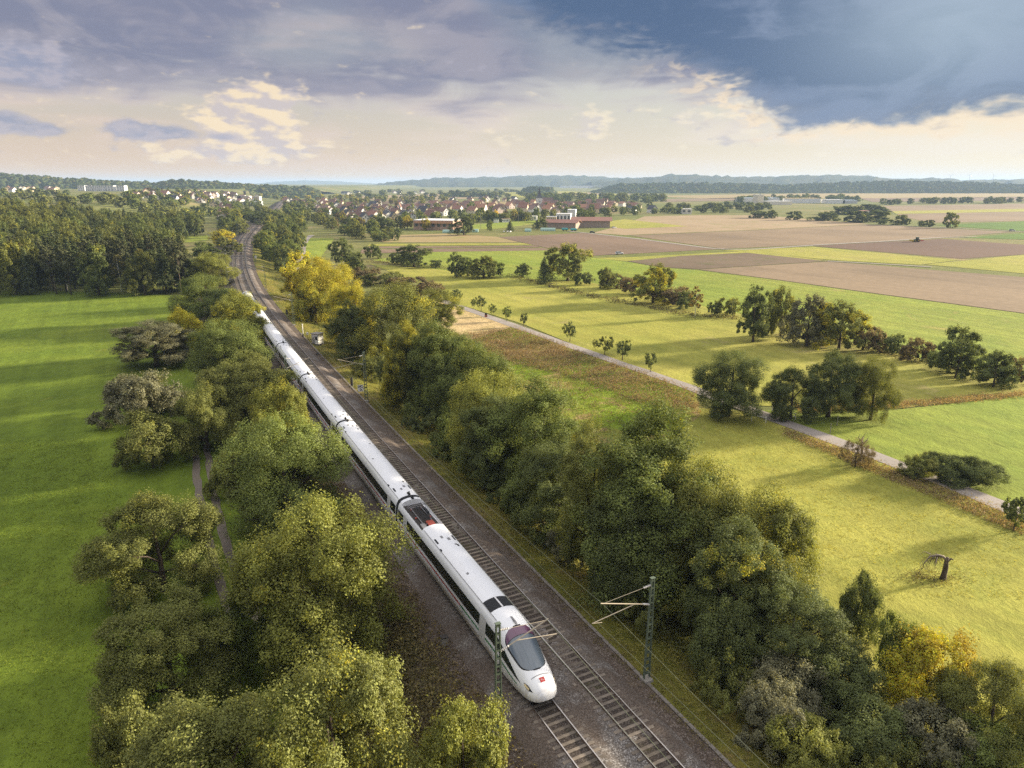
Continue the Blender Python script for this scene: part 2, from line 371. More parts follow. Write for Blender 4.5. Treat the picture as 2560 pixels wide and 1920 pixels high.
M_HAY = meadow('dry_stubble', (.42, .31, .15), (.50, .37, .19), (.33, .27, .10), (.45, .32, .16), .5, .05, 1.5, .6)
M_LAND = meadow('farmland', (.145, .155, .042), (.19, .175, .06), (.11, .13, .032), (.30, .22, .11), .35, .006, .4)
M_SOIL1 = soil('tilled_pinkish_soil', (.140, .102, .066), (.240, .174, .110), -1.02, 2.2, .3)
M_SOIL2 = soil('dark_ploughed_soil', (0.097, 0.061, 0.045), (0.137, 0.086, 0.061), -.9, 1.8, .35)
M_SOIL3 = soil('stubble_tan', (0.265, 0.191, 0.113), (0.328, 0.242, 0.148), -.75, 3.0, .3, (0.195, 0.187, 0.062))
M_SOIL4 = soil('weedy_fallow', (0.092, 0.064, 0.044), (0.160, 0.116, 0.076), -1.0, 1.2, .4, (0.096, 0.104, 0.028))
M_SOIL5 = soil('brown_arable', (.125, .088, .060), (.200, .138, .094), -1.1, 2.0, .3)
M_STRIP = soil('crop_strips', (0.255, 0.191, 0.085), (0.306, 0.230, 0.111), -.05, 6, .5, (0.221, 0.212, 0.060))
M_CROP = meadow('young_crop', (.09, .16, .025), (.11, .18, .03), (.08, .13, .02), (.2, .18, .06), .1, .01, .5)
M_BALLAST = gravel('ballast', ((.165, .142, .124), (.285, .255, .232), (.45, .42, .39)), 12.0, .22, (.125, .090, .066), .78)
M_CESS = gravel('cinder_path', ((.090, .066, .050), (.155, .118, .092), (.235, .195, .165)), 11.0, .4, (.12, .085, .045), .5)
M_BANK = gravel('bank_soil', ((.09, .068, .045), (.135, .105, .06), (.16, .13, .06)), 5.0, .35, (.105, .105, .035), .6)
M_ROAD = gravel('gravel_lane', ((.40, .34, .29), (.48, .42, .37), (.55, .50, .45)), 22.0, .15, (.36, .29, .22), .35)
M_RUT = gravel('wheel_ruts', ((.19, .155, .12), (.25, .205, .165), (.31, .265, .22)), 20.0, .3, (.17, .15, .06), .4)
M_ASPH = plain('asphalt', (.13, .125, .13), .85, 0, .2, .6)
M_RAIL = plain('rail_steel', (.60, .55, .50), .32, .9, .15, 2)
M_RUST = plain('rusty_rail', (.105, .065, .045), .85, .2, .3, 8)
M_SLEEP = tinted('sleeper_wood', .9, .25, 3.0, .5)
M_CONC = plain('weathered_concrete', (.24, .22, .19), .9, 0, .25, 2.5)
M_STEELG = plain('green_grey_mast_paint', (.115, .145, .10), .6, .2, .25, 3)
M_WIRE = plain('weathered_copper_wire', (.17, .18, .11), .5, .5, .2, 2)
M_INSUL = plain('insulator', (.50, .47, .44), .35, 0, .1, 4)
M_TUBE = plain('cantilever_tube', (.42, .36, .27), .5, .4, .15, 4)
# ------------------------------------------------------------------ ground, fields, lanes
def axis(fine, lo, hi, step, grow=1.18):
    a = list(np.arange(fine[0], fine[1] + .1, step)); s = step
    while a[-1] < hi: s *= grow; a.append(a[-1] + s)
    s = step; b = [a[0]]
    while b[-1] > lo: s *= grow; b.append(b[-1] - s)
    return np.array(b[:0:-1] + a)
def grid_mesh(name, X, Y, fz, m_):
    gx, gy = np.meshgrid(X, Y); V = np.stack([gx.ravel(), gy.ravel(), fz(gx.ravel(), gy.ravel())], 1)
    nx, ny = len(X), len(Y); i = np.arange(nx * ny).reshape(ny, nx)
    F = np.stack([i[:-1, :-1].ravel(), i[:-1, 1:].ravel(), i[1:, 1:].ravel(), i[1:, :-1].ravel()], 1)
    return mesh_np(name, V, F, m_, None, True)
AX, AY = axis((-520, 420), -15000, 15000, 14), axis((-20, 1500), -160, 17000, 14)
tag(ob('ground', grid_mesh('ground', AX, AY, lambda x, y: land(x, y) - .05, M_LAND)), 'wide farmland spreading to the hills under everything', kind='structure')
import mathutils.geometry as mg
def sheet(name, pts, m_, label, lift=.02, world=False, res=25.0):
    """a field: its outline draped over the land"""
    P = [on_land(*p, f=land)[:2] for p in pts] if not world else pts
    B = []                                                           # subdivide the outline, then fill
    for i, a in enumerate(P):
        b = P[(i + 1) % len(P)]; n = max(1, int(math.dist(a, b) / res))
        B += [(a[0] + (b[0] - a[0]) * k / n, a[1] + (b[1] - a[1]) * k / n) for k in range(n)]
    tri = mg.delaunay_2d_cdt([Vector(p) for p in B] + inner(B, res), [(i, (i + 1) % len(B)) for i in range(len(B))], [], 1, 1e-4)
    V = np.array([[v.x, v.y] for v in tri[0]]); z = land(V[:, 0], V[:, 1]) + lift
    o = ob(name, mesh_np(name, np.column_stack([V, z]), [tuple(f) for f in tri[2]], m_, None, True))
    return tag(o, label, None, None, 'structure')
def inner(B, res):
    A = np.array(B); lo, hi = A.min(0), A.max(0); out = []
    nx, ny = min(40, int((hi[0] - lo[0]) / res)), min(40, int((hi[1] - lo[1]) / res))
    if nx < 1 or ny < 1: return out
    for i in range(nx):
        for j in range(ny):
            p = (lo[0] + (i + .5) * (hi[0] - lo[0]) / nx, lo[1] + (j + .5) * (hi[1] - lo[1]) / ny)
            c = False; k = len(B) - 1                                   # even-odd test
            for a in range(len(B)):
                if (B[a][1] > p[1]) != (B[k][1] > p[1]) and p[0] < (B[k][0] - B[a][0]) * (p[1] - B[a][1]) / (B[k][1] - B[a][1]) + B[a][0]: c = not c
                k = a
            if c: out.append(Vector(p))
    return out
def ribbon(name, pts, width, m_, label, lift=.05, world=False, step=6.0, fz=land, edge=.12):
    P = np.array([on_land(*p, f=land)[:2] for p in pts] if not world else pts, float)
    d = np.concatenate([[0], np.cumsum(np.linalg.norm(np.diff(P, axis=0), axis=1))]); n = max(3, int(d[-1] / step))
    s = np.linspace(0, d[-1], n); Q = np.stack([np.interp(s, d, P[:, 0]), np.interp(s, d, P[:, 1])], 1)
    for _ in range(3): Q[1:-1] = .25 * Q[:-2] + .5 * Q[1:-1] + .25 * Q[2:]
    T = np.gradient(Q, axis=0); T /= np.linalg.norm(T, axis=1)[:, None]; Nn = np.stack([T[:, 1], -T[:, 0]], 1)
    w = width / 2 * (1 + edge * rng.uniform(-1, 1, (n, 2)))
    L, Rr = Q - Nn * w[:, :1], Q + Nn * w[:, 1:]
    V = np.concatenate([L, Q, Rr]); z = fz(V[:, 0], V[:, 1]) + lift; z[n:2 * n] += .03
    i = np.arange(n - 1); F = np.concatenate([np.stack([i, i + n, i + n + 1, i + 1], 1), np.stack([i + n, i + 2 * n, i + 2 * n + 1, i + n + 1], 1)])
    o = ob(name, mesh_np(name, np.column_stack([V, z]), F, m_, None, True))
    return tag(o, label, None, None, 'structure')
# left of the line: one big meadow up to the wood, and a clearing behind it
sheet('meadow', [(-200, 727), (60, 728), (250, 730), (430, 738), (700, 745)] + [(760, 800), (900, 1200), (1000, 1900), (400, 2300), (-700, 2300), (-700, 1100)], M_GRASS_L, 'long green meadow left of the railway trees', .02, res=20)
sheet('meadow', [(420, 600), (470, 590), (520, 588), (520, 600), (470, 606), (425, 607)], M_GRASS_B, 'small sunlit clearing behind the dark wood', .05)
# right of the line
sheet('meadow', [(925, 660), (1080, 672), (1270, 694), (1470, 705), (1730, 760), (1900, 795), (2140, 860), (2420, 925), (2700, 985), (2700, 1010), (2560, 985), (2240, 1022), (1900, 1015), (1742, 972), (1504, 890), (1307, 810), (1110, 750), (1040, 705)], M_GRASS_R, 'yellow-green orchard meadow between the lane and the hedgerow', .03)
sheet('meadow', [(930, 650), (1080, 628), (1380, 626), (1470, 642), (1570, 655), (1660, 670), (1747, 676), (1950, 702), (2200, 737), (2600, 790), (2900, 830), (2900, 1010), (2560, 950), (2140, 862), (1900, 797), (1730, 762), (1470, 707), (1270, 696), (1080, 674)], M_GRASS_B, 'bright green strip of grass behind the hedgerow', .02)
sheet('meadow', [(1890, 1025), (2240, 1025), (2560, 988), (3000, 960), (3200, 1150), (2900, 1400), (2500, 1262), (2200, 1150), (2020, 1080)], M_GRASS_B, 'green paddock across the lane below the orchard', .025)
sheet('meadow', [(1760, 1020), (1880, 1030), (2020, 1082), (2200, 1152), (2500, 1265), (2900, 1410), (3000, 2200), (2000, 2300), (1500, 1900), (1480, 1250), (1500, 1040)], M_GRASS_R, 'near yellow-green meadow beside the railway thicket', .02)
sheet('pasture', [(1150, 830), (1290, 815), (1500, 892), (1740, 974), (1750, 1040), (1480, 1240), (1200, 1050), (1080, 860)], M_ROUGH, 'rough weedy pasture between the lane and the railway trees', .025)
sheet('stubble', [(1085, 748), (1110, 752), (1290, 814), (1180, 850), (1060, 850), (1000, 760)], M_HAY, 'pale dry mown patch beside the lane', .035)
sheet('field', [(1747, 674), (2069, 654), (2560, 693), (2900, 725), (2900, 828), (2560, 783), (2200, 735), (1950, 700)], M_SOIL1, 'broad pinkish brown tilled field behind the bright grass', .04)
sheet('field', [(1570, 653), (1700, 640), (1867, 632), (2069, 653), (1747, 673), (1650, 668)], M_SOIL4, 'dark weedy fallow patch left of the pinkish field', .05)
sheet('field', [(1244, 593), (1466, 582), (1801, 623), (1469, 640), (1377, 622)], M_SOIL5, 'brown field between the white car and the barns', .05)
sheet('field', [(1482, 582), (1560, 562), (1611, 541), (1750, 538), (1900, 538), (2020, 548), (2173, 560), (1900, 574), (1564, 588)], M_SOIL3, 'tan stubble field right of the barns', .04)
sheet('field', [(1575, 589), (1900, 575), (2173, 561), (2534, 580), (2347, 595), (2050, 611), (1860, 620), (1805, 622)], M_SOIL1, 'large pinkish field in front of the far bushes', .05)
sheet('field', [(2031, 615), (2354, 597), (2560, 612), (2800, 628), (2800, 628), (2560, 636), (2407, 647)], M_SOIL2, 'dark freshly ploughed field below the tractor', .05)
sheet('field', [(2338, 563), (2560, 553), (2800, 548), (2800, 590), (2560, 578)], M_CROP, 'young green crop beside the lone round tree', .06)
sheet('field', [(2208, 515), (2560, 509), (2900, 505), (2900, 546), (2560, 552), (2330, 557), (2252, 541)], M_SOIL1, 'far pinkish field under the right-hand tree line', .05)
sheet('field', [(2410, 594), (2560, 583), (2800, 578), (2800, 604), (2560, 599)], M_CROP, 'thin green wedge right of the tractor', .06)
sheet('field', [(2312, 661), (2560, 637), (2900, 630), (2900, 720), (2560, 684)], M_GRASS_R, 'grassy field right of the dark ploughed one', .05)
sheet('field', [(1801, 626), (2031, 617), (2400, 650), (2300, 662), (2075, 650), (1870, 630)], M_GRASS_R, 'yellow-green grass strip below the pinkish field', .05)
sheet('field', [(763, 596), (837, 596), (802, 643), (755, 645)], M_GRASS_B, 'small bright green field beside the sandy track', .05)
sheet('field', [(938, 602), (985, 588), (1110, 584), (1240, 592), (1300, 606), (960, 606)], M_STRIP, 'straw-coloured strip of stubble before the sports hall', .05)
sheet('field', [(925, 610), (1310, 608), (1330, 612), (918, 615)], M_GRASS_R, 'narrow green band between the stubble strips', .055)
sheet('field', [(915, 617), (1340, 614), (1350, 618), (910, 621)], M_SOIL5, 'narrow brown band of turned soil', .06)
sheet('field', [(905, 624), (1360, 620), (1375, 626), (1080, 630), (900, 634)], M_SOIL5, 'lower brown band of turned soil', .06)
sheet('field', [(1130, 566), (1350, 548), (1375, 556), (1240, 572), (1140, 576)], M_GRASS_B, 'green football pitch before the village', .06)
sheet('field', [(1480, 560), (1560, 548), (1720, 566), (1560, 572)], M_GRASS_R, 'green paddock right of the barns', .07)
sheet('field', [(900, 490), (1120, 484), (1230, 494), (1060, 502), (900, 500)], M_SOIL3, 'far pale brown slope behind the village trees', .2)
sheet('field', [(1200, 482), (1420, 478), (1560, 486), (1600, 498), (1300, 494)], M_GRASS_R, 'far pale green slope behind the church', .2)
sheet('field', [(1600, 490), (1900, 486), (2200, 478), (2560, 480), (2560, 494), (2100, 496), (1800, 498)], M_STRIP, 'far pale strip below the wooded hill', .2)
sheet('field', [(1110, 506), (1300, 503), (1290, 511), (1130, 514)], M_STRIP, 'straw field before the far hamlet', .15)
sheet('field', [(900, 502), (1110, 504), (1120, 512), (1000, 512)], M_SOIL5, 'brown field behind the middle of the village', .12)
sheet('field', [(1640, 498), (1860, 494), (1900, 501), (1660, 505)], M_SOIL1, 'far brown strip left of the factory halls', .2)
sheet('field', [(2150, 496), (2560, 492), (2800, 492), (2800, 500), (2560, 501), (2180, 505)], M_SOIL5, 'far brown strip above the right-hand tree line', .2)
sheet('field', [(2230, 528), (2560, 522), (2800, 520), (2800, 526), (2560, 529), (2240, 535)], M_GRASS_R, 'green band across the far pinkish field', .12)
sheet('field', [(1330, 484), (1500, 481), (1540, 486), (1400, 490)], M_SOIL3, 'far pale brown strip below the small knoll', .3)
sheet('field', [(1480, 645), (1575, 643), (1865, 628), (2060, 650), (2040, 653), (1870, 634), (1700, 641), (1565, 653)], M_GRASS_R, 'yellowish grass margin around the fallow patch', .04)
ribbon('lane', [(1090, 746), (1130, 760), (1307, 822), (1504, 893), (1742, 974), (1890, 1032), (2120, 1112), (2300, 1182), (2500, 1262), (2800, 1390)], 3.0, M_ROAD, 'pale gravel lane running along the orchard meadow', .06)
ribbon('track', [(487, 1110), (492, 1200), (508, 1290), (520, 1340), (545, 1440), (580, 1560)], .85, M_RUT, 'left wheel rut of the track under the trees', .07, fz=ground, step=2, edge=.3)
ribbon('track', [(517, 1110), (528, 1200), (548, 1300), (565, 1360), (600, 1450), (650, 1560)], .85, M_RUT, 'right wheel rut of the track under the trees', .07, fz=ground, step=2, edge=.3)
ribbon('lane', [(755, 690), (752, 640), (757, 610), (768, 594), (780, 588)], 4.5, M_ROAD, 'sandy track beside the small bright field', .07)
ribbon('lane', [(1420, 578), (1480, 584), (1600, 598), (1700, 611), (1801, 624), (1880, 624), (2050, 612), (2200, 604), (2350, 594), (2440, 592)], 3.5, M_ROAD, 'thin pale farm road between the brown fields', .12)
ribbon('lane', [(2160, 562), (2350, 568), (2560, 580), (2700, 588)], 3.5, M_ROAD, 'pale road past the lone round tree', .12)
ribbon('lane', [(2069, 653), (2200, 660), (2330, 668)], 2.5, M_ROAD, 'field edge path above the pinkish field', .12)
# ------------------------------------------------------------------ railway formation
S0, S1 = s_of_y(-30), s_of_y(1500)
def loft(name, prof, m_, s0, s1, step, label, jit=0.0, smooth=True):
    S = np.concatenate([np.arange(s0, min(s1, s0 + 420), step), np.arange(s0 + 420, s1, step * 4)]) if s1 - s0 > 420 else np.arange(s0, s1 + step, step)
    V = []; n = len(prof)
    for o, z in prof:
        x, y = path(S, o); V.append(np.stack([x, y, np.full_like(x, z) + rng.normal(0, jit, len(x))], 1))
    V = np.stack(V, 1).reshape(-1, 3); i = np.arange((len(S) - 1) * n).reshape(-1, n)[:, :-1].ravel()
    F = np.stack([i, i + 1, i + n + 1, i + n], 1)
    return tag(ob(name, mesh_np(name, V, F, m_, None, smooth)), label, None, None, 'structure')
loft('ballast', [(-4.75, -.76), (-4.0, -.35), (-3.7, -.17), (-3.0, -.12), (-2.72, -.165), (-1.44, -.165), (-1.16, -.125), (-.6, -.19), (0, -.32), (.6, -.19), (1.16, -.125), (1.44, -.165), (2.72, -.165), (3.0, -.12), (3.7, -.17), (4.05, -.36), (4.75, -.76)], M_BALLAST, S0, S1, 1.5, 'grey gravel ballast under both railway tracks', .018)
loft('embankment', [(-6.7, -.93), (-6.4, -.86), EMB_L[0]], M_CESS, S0, S1, 2.0, 'dark cinder strip left of the tracks', .03)
loft('embankment', [EMB_L[4], EMB_L[3], (-11, -2.1), (-8.5, -1.35), (-6.7, -.925)], M_BANK, S0, S1, 2.0, 'earthy bank left of the tracks under the trees', .06)
loft('embankment', [EMB_R[0], (5.4, -.80), (6.1, -.84)], M_CESS, S0, S1, 2.0, 'cinder walkway right of the tracks', .02)
loft('embankment', [(6.1, -.845), (7.2, -.95), EMB_R[2], (11, -1.9), EMB_R[3], EMB_R[4]], M_GRASS_V, S0, S1, 2.0, 'grassy verge right of the tracks', .05)
M_INFILL = gravel('dark_infill', ((.055, .042, .034), (.10, .078, .064), (.16, .13, .11)), 13.0, .5, (.085, .075, .035), .5)
for o_, w_ in ((2.08, 'right-hand'), (-2.08, 'left-hand')): loft('ballast', [(o_ - .69, -.150), (o_, -.146), (o_ + .69, -.150)], M_INFILL, S0, S1, 1.5, 'dark stained gravel between the rails of the %s track' % w_, .006)
TRK = {'near': 2.08, 'train': -2.08}
def rail_mesh(o, s0, s1):
    S = np.concatenate([np.arange(s0, s0 + 300, 2.0), np.arange(s0 + 300, s1, 6.0)])
    pr = [(-.062, -.17), (.062, -.17), (.062, -.155), (.012, -.135), (.012, -.045), (.037, -.035), (.037, 0), (-.037, 0), (-.037, -.035), (-.012, -.045), (-.012, -.135), (-.062, -.155)]
    n = len(pr); V = []
    for a, z in pr:
        x, y = path(S, o + a); V.append(np.stack([x, y, np.full_like(x, z)], 1))
    V = np.stack(V, 1).reshape(-1, 3); F = []; mi = []
    for i in range(len(S) - 1):
        for k in range(n): F.append((i * n + k, i * n + (k + 1) % n, (i + 1) * n + (k + 1) % n, (i + 1) * n + k)); mi.append(1 if k == 6 else 0)
    return mesh_np('rail', V, np.array(F), [M_RUST, M_RAIL], mi)
sl = MB().box((0, 0, -.245), (.23, 2.6, .16), 0, 0, 1.0)
sl_me = sl.mesh('sleeper', M_SLEEP)
for nm, o in TRK.items():
    t = empty('railway_track')
    tag(t, 'empty right-hand railway track beside the train' if nm == 'near' else 'left-hand railway track that the white train runs on', 'railway track')
    for a in (-.7525, .7525): ob('rail', rail_mesh(o + a, S0, S1), t)
    s_first = s_of_y(26); rest = MB(); k = 0; s = S0
    while s < s_of_y(420):
        x, y = path(s, o); h = heading(s); own = (0 <= s - s_first < (185 if nm == 'near' else 16)) and k < 300
        if own:
            so = ob('sleeper', sl_me, t, (float(x), float(y), .045 + random.Random(int(s * 10)).uniform(-.012, .010)), (0, 0, h + random.Random(int(s * 7)).uniform(-.012, .012)))
            v = random.Random(int(s * 13)).uniform(.55, 1.1); so.color = (.20 * v, .165 * v, .13 * v, 1); k += 1
        else: rest.box((float(x), float(y), -.200), (.23, 2.6, .16), h)
        s += .62
    so = rest.build('sleepers', M_SLEEP, t); so['kind'] = 'stuff'; so.color = (.19, .16, .13, 1)
# concrete cable trough beside the right-hand track
tr = empty('cable_trough'); tag(tr, 'narrow concrete cable trough along the cinder walkway', 'cable trough')
lid = MB().box((0, 0, .03), (.97, .26, .05), 0, 0, .985).mesh('lid', plain('trough_concrete', (.17, .15, .13), .9, 0, .3, 2))
s = s_of_y(28)
for i in range(150):
    x, y = path(s, 6.05); r_ = random.Random(i)
    ob('lid', lid, tr, (float(x), float(y), -.80 + r_.uniform(-.02, .01)), (r_.uniform(-.02, .02), 0, heading(s) + r_.uniform(-.025, .025))); s += 1.0
# ------------------------------------------------------------------ the train
def train_paint():
    m_, N = mat('white_train_paint'); p = opos(N); sep = N.n('ShaderNodeSeparateXYZ'); N.put(sep.inputs[0], p)
    n1 = N.noise(N.mapping(p, (.25, 1, 1)), 1.4, 4, .65); n2 = N.noise(N.mapping(p, (3.0, 1, .18)), 2.0, 3, .6)
    low = N.m('MULTIPLY', N.sstep(sep.outputs[2], 1.9, .5), N.sstep(n2, .35, .7)); roofd = N.m('MULTIPLY', N.sstep(sep.outputs[2], 3.5, 3.7, 0, .14), N.sstep(n1, .45, .72))
    c = N.mix(N.m('MULTIPLY', low, .6), N.mix(n1, (.80, .80, .81), (.85, .85, .86)), (.40, .33, .26)); c = N.mix(roofd, c, (.50, .46, .42))
    finish(N, principled(N, c, N.lin(n1, .3, .7, .2, .34), 0, .5)); return m_
M_WHITE = train_paint()
M_SKIRT = plain('grimy_skirt', (.42, .37, .31), .5, 0, .2, 1.2)
M_GLASS = plain('dark_train_glass', (.012, .016, .013), .08, 0, .1, 2, .6)
M_BAND = plain('black_window_band', (.016, .022, .016), .18, 0, .1, 2, .5)
M_RED = plain('red_stripe', (.42, .035, .03), .35, 0, .08, 2)
M_GREEN = plain('green_stripe', (.045, .22, .075), .35, 0, .08, 2)
M_BLACK = plain('black_rubber', (.02, .02, .022), .8, 0, .2, 3)
M_DARKM = plain('dark_underframe', (.045, .038, .033), .8, .2, .3, 3)
M_GREYM = plain('roof_grey_metal', (.26, .25, .25), .5, .4, .2, 2)
M_INRED = plain('red_brown_insulator', (.32, .06, .035), .4, 0, .15, 4)
M_LAMP = plain('headlight_lens', (.75, .60, .36), .12, 0, .1, 6, .7)
M_SCREEN = plain('windscreen_glass', (.10, .125, .15), .06, 0, .25, .8, .8)
M_PURPLE = plain('tinted_windscreen_top', (.13, .055, .10), .10, 0, .2, 2, .7)
M_DOOR = plain('pale_grey_door', (.60, .59, .57), .35, 0, .05, 2)
def to_mesh(o, parent):
    dg = bpy.context.evaluated_depsgraph_get(); me = bpy.data.meshes.new_from_object(o.evaluated_get(dg)); n = ob('lettering', me, parent, o.location, o.rotation_euler)
    bpy.data.objects.remove(o); return n
HP = [(0, 3.79), (.35, 3.76), (.70, 3.68), (.97, 3.555), (1.0, 3.50), (1.16, 3.32), (1.26, 3.08), (1.325, 2.75), (1.375, 2.3), (1.41, 1.8), (1.425, 1.35), (1.40, .9), (1.36, .55), (1.18, .42)]
HPa = np.array(HP); _q = np.concatenate([[0], np.cumsum(np.linalg.norm(np.diff(HPa, axis=0), axis=1))]); _q /= _q[-1]
NOSE = 5.8
T_ = [0, .1, .2, .35, .5, .65, .78, .87, .94, .98, 1.0]
ZT = [3.79, 3.76, 3.64, 3.28, 2.82, 2.36, 2.02, 1.78, 1.52, 1.25, .85]
WS = [1, 1, 1, .995, .975, .93, .86, .77, .62, .42, 0.03]
ZB = [.42, .42, .42, .43, .45, .48, .52, .56, .62, .68, .76]
def q_of_z(z): return float(np.interp(-z, -HPa[:, 1], _q))
def surf(x, q, off=0.0, xn=None):
    """point on the body side: x along the car, q from 0 (roof centre) to 1 (sill), sign of q picks the side; xn is where the nose begins"""
    a = min(abs(q), 1.0); y = float(np.interp(a, _q, HPa[:, 0])); z = float(np.interp(a, _q, HPa[:, 1]))
    if xn is not None and x > xn:
        t = min((x - xn) / NOSE, 1.0); zt, ws, zb = np.interp(t, T_, ZT), np.interp(t, T_, WS), np.interp(t, T_, ZB)
        ye = 1.425 * math.sqrt(max(0, 1 - (max(z - 1.3, 0) / 2.49) ** 2)) if z > 1.3 else y
        b = .75 * min(1, t * 1.8); y = ((1 - b) * y + b * ye) * ws; z = zb + (z - .42) / 3.37 * (zt - zb)
    if off:
        e = 1e-3; p0, pa, pb = Vector(surf(x, q, 0, xn)), Vector(surf(x, q + e * (1 if q >= 0 else -1), 0, xn)), Vector(surf(x - .02, q, 0, xn))
        n = (pa - p0).cross(pb - p0)
        if n.length < 1e-9: n = Vector((0, 0, 1))
        n.normalize()
        c = Vector((x - 1.0 if xn is not None and x > xn else x, 0, 1.6 if abs(q) > .12 else 0))
        if n.dot(p0 - c) < 0: n = -n
        p = p0 + n * off; return (p.x, p.y, p.z)
    return (x, math.copysign(y, q), z)
def patch(name, parent, m_, xs, qf, nq=4, off=.006, xn=None, smooth=True):
    """a panel laid on the body; qf(x) gives the q range at x"""
    V = []; F = []; w = nq + 1
    for x in xs:
        a, b = qf(x)
        for j in range(w): V.append(surf(x, a + (b - a) * j / nq, off, xn))
    for i in range(len(xs) - 1):
        for j in range(nq): F.append((i * w + j, i * w + j + 1, (i + 1) * w + j + 1, (i + 1) * w + j))
    return ob(name, mesh_np(name, V, F, m_, None, smooth), parent)
def lofted(sections, caps=(True, True)):
    V = []; F = []; n = len(sections[0])
    for sec in sections: V += sec
    for i in range(len(sections) - 1):
        for k in range(n - 1): F.append((i * n + k, i * n + k + 1, (i + 1) * n + k + 1, (i + 1) * n + k))
    for end, on in ((0, caps[0]), (len(sections) - 1, caps[1])):
        if on: F.append(tuple(range(end * n, end * n + n)) if end else tuple(range(n))[::-1])
    return V, F
QS = np.concatenate([-_q[::-1], _q[1:]])
QS = np.sort(np.concatenate([QS, (QS[:-1] + QS[1:]) / 2]))
def section(x, xn=None): return [surf(x, q, 0, xn) for q in QS]
def trough(x):
    out = []
    for q in QS:
        p = surf(x, q); out.append((p[0], p[1], p[2] if abs(p[1]) > 1.0 else 3.16))
    return out
train = empty('train', (*map(float, path(s_of_y(60), -2.08)), 0)); tag(train, 'white high-speed train with black window band and red side stripe', 'train')
L_END, L_MID, GAP = 27.6, 25.4, .55
box_me = MB().box((0, 0, 0), (1, 1, 1)).mesh('roof_vent', M_BLACK)
box_grey = MB().box((0, 0, 0), (1, 1, 1)).mesh('roof_vent', M_GREYM)
def bogie(parent, x):
    m = MB().box((0, 0, .50), (3.2, 2.1, .35), 0, 0)
    for sx in (-1.25, 1.25):
        for sy in (-.76, .76): m.tube([(sx, sy - .06, .46), (sx, sy + .06, .46)], .46, 14)
    return m.build('bogie', M_DARKM, parent, (x, 0, 0))
